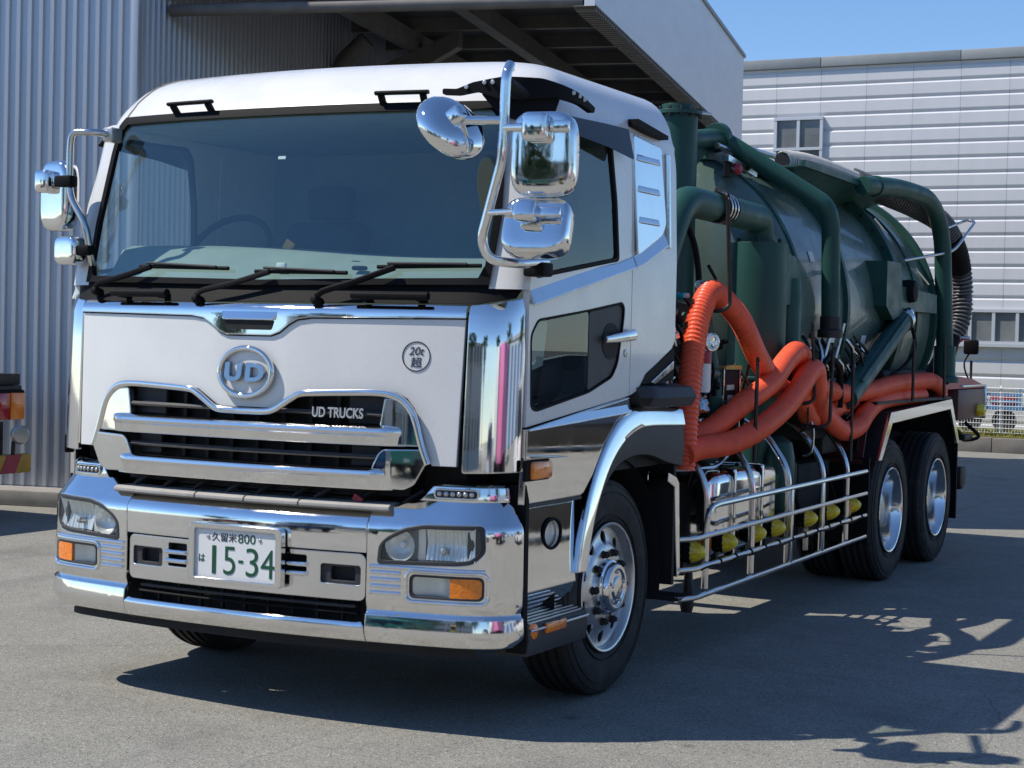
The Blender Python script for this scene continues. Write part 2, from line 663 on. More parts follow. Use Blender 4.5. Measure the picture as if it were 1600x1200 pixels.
    l.new(bp.outputs[0], bp2.inputs['Normal'])
    l.new(bp2.outputs[0], b.inputs['Normal'])
    return m


MB().quad((-260, -260, 0), (260, -260, 0), (260, 260, 0), (-260, 260, 0)).build('ground', asphalt(), smooth=0, kind='structure')

SIDING = mat('galvanised_siding', (0.47, 0.49, 0.53), 0.36, 0.55, var=0.05, vscale=0.8, stretch=(3, 3, 0.4), rvar=0.1, dirt=(0.33, 0.32, 0.31), dirt_amt=0.12)
CONC = mat('concrete', (0.36, 0.335, 0.30), 0.85, var=0.14, vscale=3, bump=0.12, bscale=40, dirt=(0.2, 0.19, 0.17), dirt_amt=0.35)
FASC = mat('fascia_sheet', (0.74, 0.75, 0.77), 0.5, 0.15, var=0.05, vscale=1.2, stretch=(1, 1, 4))
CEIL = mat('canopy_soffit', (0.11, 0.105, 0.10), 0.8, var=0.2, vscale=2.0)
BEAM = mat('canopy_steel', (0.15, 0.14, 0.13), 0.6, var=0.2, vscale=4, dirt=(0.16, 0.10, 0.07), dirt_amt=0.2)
CLAD = mat('white_cladding', (0.66, 0.66, 0.675), 0.42, var=0.05, vscale=0.7, stretch=(2, 2, 0.6), dirt=(0.5, 0.5, 0.49), dirt_amt=0.2)
COPING = mat('grey_coping', (0.27, 0.29, 0.30), 0.5, var=0.06)
WFRAME = mat('window_frame', (0.60, 0.62, 0.65), 0.4, 0.2)
WPANE = mat('window_pane', (0.17, 0.18, 0.18), 0.12, var=0.4, vscale=1.2, spec=0.8)

# ------------------------------------------------------------------ warehouse with canopy (left)
A13 = R(13)
E1 = V((math.cos(A13), math.sin(A13), 0))
E2 = V((-math.sin(A13), math.cos(A13), 0))
corner = E1 * -4.646 + E2 * 8.28
wh = empty('warehouse', corner, A13, label='grey corrugated metal warehouse with a deep dark canopy behind the truck', category='building')
PITCH_W, NRIB = 0.12, 7
SHW = PITCH_W * NRIB


def rib_sheet(h):
    b = MB()
    prof = []
    for i in range(NRIB):
        x = i * PITCH_W
        prof += [(x, 0), (x + 0.088, 0), (x + 0.097, 0.022), (x + 0.110, 0.022)]
    prof.append((SHW - 0.0005, 0))
    b.rings([[(x, -d, 0) for x, d in prof], [(x, -d, h) for x, d in prof]], closed=False)
    return b


HW = 7.0
me1 = None
for i in range(13):
    b = rib_sheet(HW - 0.16)
    if me1 is None:
        o = b.build('corrugated_sheet', SIDING, wh, smooth=0)
        me1 = o.data
    else:
        b.bm.free()
        o = link('corrugated_sheet', me1, wh)
    o.location = (-(i + 1) * SHW, 0, 0.16)
for i in range(16):
    o = link('corrugated_sheet', me1, wh)
    o.location = (0.0, 0.02 + i * SHW, 0.16)
    o.rotation_euler = (0, 0, R(90))
part('corner_trim', SIDING, wh, lambda b: b.box((0.012, -0.012, HW / 2 + 0.08), (0.075, 0.075, HW - 0.16), bevel=0.006))
part('plinth', CONC, wh, lambda b: b.box((-5.5, 0.05, 0.075), (11.2, 0.95, 0.15), bevel=0.02))
part('plinth', CONC, wh, lambda b: b.box((-0.1, 7.0, 0.07), (0.55, 12.9, 0.14), bevel=0.02))
CX, CY0, CY1 = 4.336, 0.6, 12.05
part('canopy_fascia', FASC, wh, lambda b: b.box((CX - 0.05, (CY0 + CY1) / 2, (4.8 + 6.15) / 2), (0.10, CY1 - CY0, 1.35)))
part('canopy_fascia', FASC, wh, lambda b: b.box((CX / 2 - 0.1, CY0 + 0.05, (4.98 + 6.15) / 2), (CX - 0.1, 0.10, 1.17)))
part('fascia_coping', COPING, wh, lambda b: b.box((CX - 0.05, (CY0 + CY1) / 2, 6.17), (0.16, CY1 - CY0 + 0.06, 0.05)))


def teeth(b):
    y = CY0 + 0.12
    while y < CY1:
        b.box((CX - 0.10, y, 4.782), (0.19, 0.055, 0.034))
        y += 0.11
    b.box((CX - 0.10, (CY0 + CY1) / 2, 4.806), (0.21, CY1 - CY0 - 0.02, 0.016))


part('drip_edge', BEAM, wh, teeth)
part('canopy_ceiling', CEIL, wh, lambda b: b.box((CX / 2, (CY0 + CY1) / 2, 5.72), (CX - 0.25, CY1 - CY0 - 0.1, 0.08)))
part('canopy_roof', COPING, wh, lambda b: b.box((CX / 2, (CY0 + CY1) / 2, 6.10), (CX - 0.2, CY1 - CY0 - 0.12, 0.06)))
part('gutter_pipe', BEAM, wh, lambda b: b.tube([(0.05, CY0 + 0.06, 4.86), (CX - 0.12, CY0 + 0.06, 4.86)], 0.062, 12))
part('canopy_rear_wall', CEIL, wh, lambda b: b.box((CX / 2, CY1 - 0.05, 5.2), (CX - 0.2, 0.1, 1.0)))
for k in range(8):
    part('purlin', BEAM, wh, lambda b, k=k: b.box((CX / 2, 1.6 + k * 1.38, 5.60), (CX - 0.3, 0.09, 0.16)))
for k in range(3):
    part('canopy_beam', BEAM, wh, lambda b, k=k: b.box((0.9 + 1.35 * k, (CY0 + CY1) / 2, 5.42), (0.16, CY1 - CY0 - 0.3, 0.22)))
part('sloping_beam', BEAM, wh, lambda b: b.prism([(0.05, 4.55), (1.5, 5.35), (1.5, 5.55), (0.05, 4.95)], 'y', 5.9, 6.1))
part('rail_cluster', BEAM, wh, lambda b: [b.tube([(2.2, 8.2, 4.95 - i * 0.07), (4.1, 8.2, 4.95 - i * 0.07)], 0.03, 8) for i in range(4)])
dp = part('downpipe', BEAM, wh, lambda b: b.tube(fillet([(0.16, 5.3, 0.15), (0.16, 5.3, 5.05), (0.5, 5.3, 5.35)], 0.15), 0.115, 16))
part('pipe_clip', BEAM, dp, lambda b: b.tube([(0.16, 5.3, 4.45), (0.16, 5.3, 4.52)], 0.135, 16))

# ------------------------------------------------------------------ far white building
fb = empty('clad_building', (-14, 27, 0), 0, label='white building with horizontal ribbed cladding and grey coping behind the fence', category='building')
CP_H, CP_W = 0.292, 0.90
NROW = 24


def clad_panel():
    b = MB()
    prof = []
    for i in range(NROW):
        z = i * CP_H
        prof += [(0.034, z), (0.036, z + 0.012), (0.036, z + 0.205), (0.004, z + 0.245)]
    prof.append((0.034, NROW * CP_H))
    b.rings([[(0.0025, -d, z) for d, z in prof], [(CP_W - 0.0025, -d, z) for d, z in prof]], closed=False)
    return b


mec = None
for i in range(24):
    if mec is None:
        o = clad_panel().build('cladding_panel', CLAD, fb, smooth=0)
        mec = o.data
    else:
        o = link('cladding_panel', mec, fb)
    o.location = (i * CP_W, 0, 0.1)
part('building_wall', COPING, fb, lambda b: b.box((10.8, 4.03, 3.6), (21.6, 8.0, 7.15)))
for i in range(8):
    part('coping', COPING, fb, lambda b, i=i: b.box((1.35 + i * 2.7, 0.05, 7.21), (2.69, 0.3, 0.19), bevel=0.01))


def window(x0, x1, z0, z1, cols, rows):
    w = part('window', WFRAME, fb, lambda b: [b.box((x, -0.07, (z0 + z1) / 2), (0.06, 0.08, z1 - z0)) for x in np.linspace(x0, x1, cols + 1)]
             and [b.box(((x0 + x1) / 2, -0.075, z), (x1 - x0 + 0.06, 0.085, 0.055)) for z in np.linspace(z0, z1, rows + 1)])
    dx, dz = (x1 - x0) / cols, (z1 - z0) / rows
    for i in range(cols):
        for j in range(rows):
            part('pane', WPANE, w, lambda b: b.box((x0 + dx * (i + .5), -0.05, z0 + dz * (j + .5)), (dx - 0.055, 0.012, dz - 0.05)))
    return w


window(14 - 6.78, 14 - 5.85, 4.95, 6.13, 2, 2)
window(14 - 3.75, 14 + 0.15, 1.85, 2.44, 9, 1)
part('window_sill', WFRAME, fb, lambda b: b.box((14 - 1.8, -0.08, 1.80), (4.1, 0.14, 0.06)))

# ------------------------------------------------------------------ kerb, verge, fence
GRASS = mat('dry_grass', (0.19, 0.185, 0.045), 0.9, var=0.3, vscale=14, bump=0.4, bscale=60)
KERBC = mat('kerb_concrete', (0.20, 0.185, 0.165), 0.85, var=0.2, vscale=5, bump=0.1, bscale=40)
kb = MB().box((-3, 23.75, 0.10), (20, 0.12, 0.2)).build('kerb', CONC, smooth=0, kind='structure')
km = None
for i in range(26):
    if km is None:
        o = MB().box((0, 0, 0), (0.59, 0.2, 0.25), bevel=0.012).build('kerb_stone', KERBC, kb)
        km = o.data
    else:
        o = link('kerb_stone', km, kb)
    o.location = (-11 + i * 0.6, 23.6, 0.123 + 0.004 * math.sin(i * 5))
vb = MB()
vb.box((-3, 25.4, 0.13), (20, 3.2, 0.26))
vb.build('verge', GRASS, kind='structure')


def blades(b):
    rnd = random.Random(3)
    for i in range(5200):
        x, y = rnd.uniform(-6.0, 2.0), rnd.uniform(23.86, 24.9)
        h = rnd.uniform(0.03, 0.12)
        a = rnd.uniform(0, 6.28)
        dx, dy = math.cos(a) * 0.012, math.sin(a) * 0.012
        lx, lyy = rnd.uniform(-.04, .04), rnd.uniform(-.04, .04)
        vv = [b.bm.verts.new(p) for p in ((x - dx, y - dy, .258), (x + dx, y + dy, .258), (x + lx, y + lyy, .258 + h))]
        b.bm.faces.new(vv)


part('grass', GRASS, None, blades, smooth=0, fix=False, kind='stuff', label='dry yellowish grass strip along the kerb by the white fence', category='grass')
FWHITE = mat('fence_white', (0.74, 0.75, 0.74), 0.45, var=0.06)
fence = empty('mesh_fence', (0, 24.15, 0.25), 0, label='low white wire mesh fence along the grass verge at the back', category='fence')
for i in range(9):
    part('post', FWHITE, fence, lambda b, i=i: b.box((-5.7 + i * 1.0, 0, 0.43), (0.045, 0.045, 0.86), bevel=0.006))


def wires(b):
    x = -5.95
    while x < 2.6:
        b.tube([(x, -0.03, 0.05), (x, -0.03, 0.82)], 0.005, 4)
        x += 0.05
    z = 0.06
    while z < 0.83:
        b.tube([(-5.95, -0.036, z), (2.6, -0.036, z)], 0.0055 if z < 0.78 else 0.010, 4)
        z += 0.0755


part('wire_mesh', FWHITE, fence, wires, smooth=0)
# machines standing between the fence and the white building
BLUE = mat('blue_machine', (0.10, 0.28, 0.52), 0.5, var=0.2, vscale=8)
for (x0, col, lab, nm) in ((-2.15, BLUE, 'pale blue farm trailer with rails behind the white mesh fence, nearer the truck', 'farm_trailer'),
                           (-0.55, BLUE, 'pale blue farm trailer with rails behind the white mesh fence, at the picture edge', 'farm_trailer')):
    t = empty(nm, (x0, 25.4, 0.26), 0, label=lab, category='trailer', group='blue trailers behind the fence')
    part('bed', col, t, lambda b: b.box((0, 0, 0.44), (1.25, 0.7, 0.08), bevel=0.01))
    for z in (0.56, 0.68):
        part('rail', col, t, lambda b, z=z: b.box((0, -0.33, z), (1.25, 0.03, 0.05)))
    for x in (-0.6, 0, 0.6):
        part('stake', col, t, lambda b, x=x: b.box((x, -0.36, 0.6), (0.045, 0.03, 0.4)))
    for x in (-0.3, 0.3):
        part('wheel', RUBBER, t, lambda b, x=x: b.lathe([(0.09, 0.05), (0.2, 0.06), (0.215, 0.0), (0.2, -0.06), (0.09, -0.05)], (x, -0.22, 0.215), (0, 1, 0), 20))
    part('load', REDP, t, lambda b: b.box((0.25, 0.05, 0.59), (0.45, 0.4, 0.2), bevel=0.03))

# ------------------------------------------------------------------ tail of another truck at the left edge
lt = empty('parked_flatbed_truck', (-6.3, 5.0, 0), 0, label='tail end of a dirty flatbed truck with hazard striped bumper at the left edge', category='truck')
part('chassis_rail', CHASSIS, lt, lambda b: b.box((-1.6, -0.1, 0.95), (3.1, 0.09, 0.22), bevel=0.008))
part('chassis_rail', CHASSIS, lt, lambda b: b.box((-1.6, -0.95, 0.95), (3.1, 0.09, 0.22), bevel=0.008))
part('deck', IRON, lt, lambda b: b.box((-1.7, -0.5, 1.235), (3.25, 2.05, 0.10), bevel=0.01))
part('crossbar', IRON, lt, lambda b: b.box((-0.1, -0.5, 1.155), (0.12, 2.02, 0.055), bevel=0.01))
tl = part('tail_lamp_housing', BLACK, lt, lambda b: b.box((-0.06, 0.22, 1.015), (0.10, 0.60, 0.265), bevel=0.02))
for i, m_ in enumerate((REDLENS, REDLENS, AMBER)):
    part('tail_lamp_lens', m_, tl, lambda b, i=i: b.box((0.0, 0.035 + i * 0.185, 1.005), (0.03, 0.172, 0.235), bevel=0.012))
bmp = part('rear_bumper', YELPAINT, lt, lambda b: b.box((-0.02, -0.5, 0.50), (0.10, 2.14, 0.165), bevel=0.02))
for i in range(6):
    part('hazard_stripe', REDP, bmp, lambda b, i=i: b.prism([(0.36 - i * 0.36, 0.42), (0.18 - i * 0.36, 0.42), (0.26 - i * 0.36, 0.58), (0.44 - i * 0.36, 0.58)], 'x', 0.0, 0.034))
part('bumper_bracket', IRON, lt, lambda b: b.box((-0.1, 0.28, 0.70), (0.06, 0.07, 0.34)))
rl = part('round_lamp', SATIN, lt, lambda b: b.lathe([(0.02, -0.05), (0.075, -0.03), (0.085, 0.02), (0.07, 0.035), (0.01, 0.04)], (0.03, 0.41, 0.755), (1, -0.4, 0), 20))
part('lamp_stalk', IRON, rl, lambda b: b.tube([(0.0, 0.36, 0.56), (0.0, 0.37, 0.70)], 0.018, 8))
for y in (-1.3, 0.1):
    wl_ = part('wheel', RUBBER, lt, lambda b, y=y: b.lathe([(0.2, -0.12), (0.42, -0.14), (0.47, -0.08), (0.47, 0.08), (0.42, 0.14), (0.2, 0.12)], (-1.2, y, 0.472), (0, 1, 0), 28))
    part('hub', SATIN, wl_, lambda b, y=y: b.lathe([(0.05, -0.11), (0.2, -0.1), (0.2, 0.1), (0.05, 0.11)], (-1.2, y, 0.472), (0, 1, 0), 20))

# ================================================================== the vacuum truck
# truck space: x to the truck's left (right in the picture), y backwards from the bumper, z up
truck = empty('vacuum_truck', (0, 0, 0), 0, label='white and chrome vacuum tanker truck with a dark green tank, orange hoses along its side', category='truck')

_pl = [(i / 100, 0.1 * (i / 100) ** 2) for i in range(101)]
for i in range(1, 61):
    t = i / 60
    _pl.append(((1 - t) ** 2 * 1.0 + 2 * t * (1 - t) * 1.24 + t * t * 1.24, (1 - t) ** 2 * 0.1 + 2 * t * (1 - t) * 0.148 + t * t * 0.36))
for i in range(1, 45):
    _pl.append((1.24, 0.36 + i * 0.05))
_pl = np.array(_pl)
_ps = np.concatenate([[0], np.cumsum(np.hypot(*np.diff(_pl, axis=0).T))])


def plan(s):
    sg = -1 if s < 0 else 1
    s = abs(s)
    x, y = np.interp(s, _ps, _pl[:, 0]), np.interp(s, _ps, _pl[:, 1])
    a, b_ = max(s - 0.012, 0), s + 0.012
    tx, ty = np.interp(b_, _ps, _pl[:, 0]) - np.interp(a, _ps, _pl[:, 0]), np.interp(b_, _ps, _pl[:, 1]) - np.interp(a, _ps, _pl[:, 1])
    k = math.hypot(tx, ty)
    return sg * x, y, sg * ty / k, -tx / k


def ly(z):
    return float(np.interp(z, [0, 1.15, 1.80, 1.84, 1.90, 2.69, 2.80, 2.92], [0, .012, .035, .06, .10, .30, .36, .50]))


def sx(x):
    """arc length that reaches the lateral position x"""
    return math.copysign(float(np.interp(abs(x), _pl[:162, 0], _ps[:162])), x)


def skin(s, z, d=0.0, L=None):
    x, y, nx, ny = plan(s)
    return (x + nx * d, y + (ly(z) if L is None else L) + ny * d, z)


def SK(base=0.0, prof=None, L=None):
    def fn(s, z, d):
        k = base + (prof(z) if prof else 0.0)
        return skin(s, z, k + d, L)
    return fn


CU = frange(-1.6, 1.6, 0.05)


def mir(poly):
    return [(-p[0], p[1]) for p in reversed(poly)]


# ---- front panel, upper garnish, corner panels
panel_half = [(0, 1.675), (.12, 1.675), (.165, 1.69), (.205, 1.722), (.25, 1.747), (.32, 1.757), (sx(1.03), 1.766), (sx(1.014), 1.145), (.912, 1.145),
              (.882, 1.22), (.85, 1.33), (.825, 1.385), (.79, 1.425), (.74, 1.448), (.68, 1.456), (.58, 1.456), (.32, 1.445), (.27, 1.434), (.22, 1.405), (.16, 1.368), (.12, 1.357), (0, 1.355)]
fp = part('front_panel', WHITE, truck, lambda b: b.sheet(sym(panel_half), thick=0.03, fn=SK(), cu=CU, cv=frange(1.2, 1.75, 0.1)))
gar_half = [(0, 1.82), (.5, 1.822), (sx(1.032), 1.83), (sx(1.032), 1.772), (.32, 1.763), (.25, 1.753), (.205, 1.728), (.165, 1.697), (.12, 1.681), (0, 1.681)]


def gprof(z):
    t = min(max((z - 1.765) / 0.065, 0), 1)
    return 0.016 * math.sqrt(max(0, 1 - t * t)) - 0.006


gn = part('upper_garnish', CHROME, truck, lambda b: b.sheet(sym(gar_half), thick=0.03, fn=SK(0, gprof), cu=CU, cv=[1.69, 1.72, 1.75, 1.765, 1.775, 1.785, 1.795, 1.803, 1.81, 1.816, 1.82, 1.825]))
part('scoop_lid', CHROME, gn, lambda b: b.sheet(rpoly([(-.135, 1.748), (.14, 1.748), (.155, 1.80), (-.15, 1.80)], .01), thick=0.02, fn=SK(0.022, lambda z: -(z - 1.748) * 0.35), cu=CU, cv=[1.76, 1.775, 1.79]))
part('scoop_opening', VOID, gn, lambda b: b.sheet(rpoly([(-.118, 1.704), (.124, 1.704), (.138, 1.747), (-.133, 1.747)], .01), thick=0.01, fn=SK(0.0125), cu=CU))
for sg in (1, -1):
    cp = [(sx(1.037), 1.118), (sx(1.042), 1.826), (sx(1.12), 1.835), (1.30, 1.872), (1.315, 1.62), (1.312, 1.125)]
    if sg < 0:
        cp = mir(cp)
    part('corner_panel', CHROME, truck, lambda b: b.sheet(rpoly(cp, .012), thick=0.025, fn=SK(), cu=frange(-1.5, 1.5, 0.02), cv=[1.2, 1.35, 1.5, 1.65, 1.78]))

# ---- grille
frame_half_path = [(.902, 1.15), (.872, 1.225), (.84, 1.33), (.815, 1.38), (.78, 1.416), (.735, 1.437), (.68, 1.445), (.58, 1.445), (.32, 1.434), (.275, 1.424), (.225, 1.395), (.165, 1.358), (.12, 1.347), (0, 1.345)]
frame_path = [skin(p[0], p[1], 0.022) for p in frame_half_path] + [skin(-p[0], p[1], 0.022) for p in reversed(frame_half_path[:-1])]
gf = part('grille_frame', CHROME, truck, lambda b: b.tube(resample(spline(frame_path, .02), .02), 0.0155, 10, flat=(1.0, 0.9)))


def sweep(b, sec, s0, s1, n=40, zoff=None, fade=0.0):
    rows = []
    for i in range(n + 1):
        s = s0 + (s1 - s0) * i / n
        e = min(1.0, min(s - s0, s1 - s) / fade) if fade else 1.0
        e = math.sin(e * math.pi / 2) if fade else 1.0
        rows.append([skin(s, z + (zoff(s) if zoff else 0), d * (0.25 + 0.75 * e) if d > 0 else d) for d, z in sec])
    b.rings(rows, True, True, True)


bar1 = [(-.03, 1.306), (.012, 1.308), (.034, 1.303), (.047, 1.292), (.050, 1.279), (.044, 1.268), (.036, 1.262), (.030, 1.222), (-.03, 1.222)]
part('grille_bar', CHROME, truck, lambda b: sweep(b, bar1, -.79, .79, 60, None, .10))
for sg in (1, -1):
    pe = [(.70, 1.225), (.878, 1.225), (.846, 1.33), (.815, 1.39), (.775, 1.42), (.69, 1.425), (.672, 1.31)]
    pe = rpoly(pe if sg > 0 else mir(pe), .012)
    part('grille_end', CHROME, truck, lambda b: b.sheet(pe, thick=.03, fn=lambda s, z, d: skin(s, z, 0.022 - 0.10 * max(0, 0.80 - abs(s)) + d), cu=frange(-.9, .9, .025), cv=[1.28, 1.33, 1.38]))
bar2 = [(-.03, 1.124), (.012, 1.127), (.034, 1.122), (.046, 1.112), (.049, 1.098), (.044, 1.088), (.038, 1.082), (.030, 1.034), (-.03, 1.034)]
part('grille_bar', CHROME, truck, lambda b: sweep(b, bar2, -.74, .74, 60, None, .10))
for sg in (1, -1):
    pe = [(.63, 1.044), (.80, 1.040), (.845, 1.062), (.897, 1.155), (.884, 1.214), (.70, 1.208), (.675, 1.19), (.645, 1.125)]
    pe = rpoly(pe if sg > 0 else mir(pe), .012)
    part('grille_end', CHROME, truck, lambda b: b.sheet(pe, thick=.03, fn=lambda s, z, d: skin(s, z, 0.030 - 0.10 * max(0, 0.72 - abs(s)) + d), cu=frange(-.9, .9, .025), cv=[1.08, 1.12, 1.17]))
back = part('grille_backing', VOID, truck, lambda b: b.sheet([(-.78, 1.0), (.78, 1.0), (.78, 1.44), (-.78, 1.44)], thick=.02, fn=SK(-.10), cu=CU))
for z in (1.352, 1.17):
    part('grille_slat', DGREY, truck, lambda b: sweep(b, [(-.06, z + .008), (.0, z + .012), (.008, z), (.0, z - .008), (-.06, z - .012)], -.70, .70))
for sg in (1, -1):
    for z0, z1, u0, u1 in ((1.31, 1.425, .50, .69), (1.13, 1.215, .52, .655)):
        part('grille_side_block', DGREY, truck, lambda b: b.sheet([(sg * u0, z0), (sg * u1, z0), (sg * u1, z1), (sg * u0, z1)][::sg], thick=.02, fn=SK(-.045), cu=CU))
for k in range(7):
    part('grille_rib', CHASSIS, truck, lambda b: b.sheet([(-.42 + k * .14, 1.02), (-.40 + k * .14, 1.02), (-.40 + k * .14, 1.43), (-.42 + k * .14, 1.43)], thick=.02, fn=SK(-.075), cu=[]))
lg = text('lettering', 'UD TRUCKS', SILVERTXT, truck, (.352, 1.333, .597, 1.378), SK(0.012), 0.008, 0.022)

# ---- emblem
em = part('emblem', CHROME, truck, lambda b: b.tube([skin(.002 + .138 * math.cos(a), 1.516 + .106 * math.sin(a), .020) for a in np.linspace(0, 2 * math.pi, 65)], .0135, 12, caps=False))
part('emblem_disc', WHITE, em, lambda b: b.sheet(circ(.002, 1.516, .134, 48, .102), thick=.012, fn=SK(0.012), cu=CU))
for body, bx in (('U', (-.102, 1.474, -.010, 1.558)), ('D', (.010, 1.474, .108, 1.558))):
    text('emblem_letter', body, DCHROME, em, bx, lambda u, w, d: skin(u, w, .012 + (d + .002 - .10 * (w - 1.516) if d > 0 else d)), 0.018, 0.05)
# ---- weight badge
bd = part('weight_badge', INK, truck, lambda b: b.tube([skin(.823 + .062 * math.cos(a), 1.606 + .062 * math.sin(a), .0008) for a in np.linspace(0, 2 * math.pi, 49)], .0026, 6, caps=False, flat=(1, 1)))
text('badge_lettering', '20t', INK, bd, (.790, 1.612, .858, 1.646), SK(0.0), 0.0022, -.004, 0.22)
text('badge_lettering', '超', INK, bd, (.800, 1.560, .848, 1.603), SK(0.0), 0.0022, 0.0)

# ---- dark space between grille and bumper
part('radiator', VOID, truck, lambda b: b.box((0, .34, 1.0), (1.9, .04, .55)))
for k in range(6):
    part('cooling_fin', CHASSIS, truck, lambda b: sweep(b, [(-.16, .945 + k * .017), (-.10, .95 + k * .017), (-.10, .944 + k * .017), (-.16, .939 + k * .017)], -.45, .62, 20))
for sg in (1, -1):
    part('gap_cover', BLACK, truck, lambda b: b.sheet([(sg * .72, .93), (sg * 1.34, .93), (sg * 1.34, 1.145), (sg * .72, 1.145)][::sg], thick=.02, fn=SK(-.175, L=0), cu=frange(-1.5, 1.5, .03)))
rnd = random.Random(5)
for k in range(9):
    x = -.75 + k * .18 + rnd.uniform(-.04, .04)
    part('hose_pipe', CHASSIS if k % 3 else DGREY, truck, lambda b: b.tube(spline([skin(x, .92, -.09), skin(x + .05, .98, -.06), skin(x + .12, 1.03, -.09)], .02), .012, 8))
part('warning_tag', REDP, truck, lambda b: b.box((.56, .07, .985), (.05, .01, .03), Matrix.Rotation(.5, 3, 'Y')))

# ---- bumper
BZ = [.355, .37, .385, .41, .44, .455, .485, .505, .515, .525, .545, .56, .70, .86, .875, .89, .903, .915, .923, .93, .938, .945, .955]
BD = [-.05, -.02, .02, .035, .045, .043, .025, .012, .012, .02, .027, .03, .03, .03, .0285, .025, .018, .009, .0, -.012, -.035, -.06, -.11]


def bprof(z):
    return float(np.interp(z, BZ, BD))


BD2 = [-.05, -.02, .02, .035, .0435, .0425, .039, .036, .024, .020, .027, .03, .03, .03, .0285, .025, .018, .009, .004, -.001, -.006, -.011, -.018]
BZ2 = BZ + [.97, .985, .999]
BD2 = BD2 + [-.029, -.040, -.050]


def bprof2(z):
    return float(np.interp(z, BZ2, BD2))


BS = .645
CUF = frange(-1.4, 1.4, .03)
part('bumper_top', CHROME, truck, lambda b: b.sheet([(-BS + .003, .765), (BS - .003, .765), (BS - .003, .953), (-BS + .003, .953)], thick=.02, fn=SK(0, bprof, 0), cu=CU, cv=BZ))
holes = [rrect(.42, .622, .612, .705, .012), rrect(-.612, .622, -.43, .705, .012), rrect(.235, .645, .352, .735, .008), rrect(-.395, .63, -.285, .735, .008)]
ins = part('bumper_insert', CHROME2, truck, lambda b: b.sheet(rrect(-BS + .01, .555, BS - .01, .757, .03), holes, thick=.03, fn=SK(.018, None, 0), cu=CU, cv=[.60, .66, .71]))
for u0, u1, zz in ((.22, .356, (.695, .655)), (-.40, -.28, (.695, .655))):
    for z in zz:
        part('insert_slat', CHROME, ins, lambda b: b.tube([skin(u, z, .024, 0) for u in np.linspace(u0, u1, 6)], .012, 8))
for u0, u1 in ((.42, .612), (-.612, -.43)):
    part('tow_recess', DGREY, ins, lambda b: b.sheet(rrect(u0 - .01, .615, u1 + .01, .71, .01), [rrect(u0 + .045, .635, u1 - .03, .695, .012)], thick=.02, fn=SK(.006, None, 0), cu=CU))
    part('tow_cover', VOID, ins, lambda b: b.sheet(rrect(u0 + .02, .625, u1 - .02, .70, .012), thick=.01, fn=SK(-.02, None, 0), cu=CU))
for u0, u1 in ((.22, .37), (-.41, -.27)):
    part('slat_backing', VOID, ins, lambda b: b.sheet(rrect(u0, .62, u1, .75, .005), thick=.01, fn=SK(-.03, None, 0), cu=CU))
part('bumper_lip', CHROME, truck, lambda b: b.sheet([(-.642, .358), (.642, .358), (.640, .45), (.625, .47), (.60, .466), (-.60, .466), (-.625, .47), (-.640, .45)], thick=.02, fn=SK(0, bprof, 0), cu=CU, cv=BZ))
part('lower_recess', VOID, truck, lambda b: b.sheet([(-.64, .40), (.64, .40), (.64, .60), (-.64, .60)], thick=.01, fn=SK(-.07, None, 0), cu=CU))
for z, u0, u1 in ((.525, -.58, .58), (.497, -.59, .59)):
    part('lower_grille_bar', BLACK if z < .5 else DGREY, truck, lambda b: sweep(b, [(-.03, z + .006), (0, z + .008), (.006, z), (0, z - .006), (-.03, z - .008)], u0, u1, 24))
for k in range(9):
    part('lower_grille_rib', CHASSIS, truck, lambda b: b.sheet([(-.5 + k * .125, .45), (-.49 + k * .125, .45), (-.49 + k * .125, .56), (-.5 + k * .125, .56)], thick=.02, fn=SK(-.03, None, 0)))
part('step_strip', STEPG, truck, lambda b: sweep(b, [(-.10, .975), (.012, .972), (.030, .963), (.030, .950), (.012, .940), (-.10, .940)], -.745, .735, 40))
for u in (-.25, .02, .30):
    part('strip_joint', VOID, truck, lambda b: sweep(b, [(-.05, .976), (.014, .974), (.032, .964), (.032, .948), (-.05, .944)], u, u + .004, 1))
# black lip under the bumper
part('underrun_lip', VOID, truck, lambda b: b.sheet([(-1.13, .332), (1.13, .332), (1.13, .375), (-1.13, .375)], thick=.03, fn=SK(-.045, None, 0), cu=CU))

head_r = rpoly([(.692, .722), (.700, .803), (.735, .838), (.815, .880), (.90, .897), (sx(1.135), .902), (sx(1.14), .79), (sx(1.10), .742), (sx(1.04), .732)], .02, 3)
fog_r = rrect(.842, .588, sx(1.137), .686, .022)


def scale_poly(p, k):
    cx = sum(q[0] for q in p) / len(p)
    cy = sum(q[1] for q in p) / len(p)
    return [(cx + (q[0] - cx) * k, cy + (q[1] - cy) * k) for q in p]


def band(p, dx):
    cx = (min(q[0] for q in p) + max(q[0] for q in p)) / 2
    cy = (min(q[1] for q in p) + max(q[1] for q in p)) / 2
    w = (max(q[0] for q in p) - min(q[0] for q in p)) / 2
    h = (max(q[1] for q in p) - min(q[1] for q in p)) / 2
    return [(cx + (q[0] - cx) * (1 - dx / w), cy + (q[1] - cy) * (1 - dx / h)) for q in p]


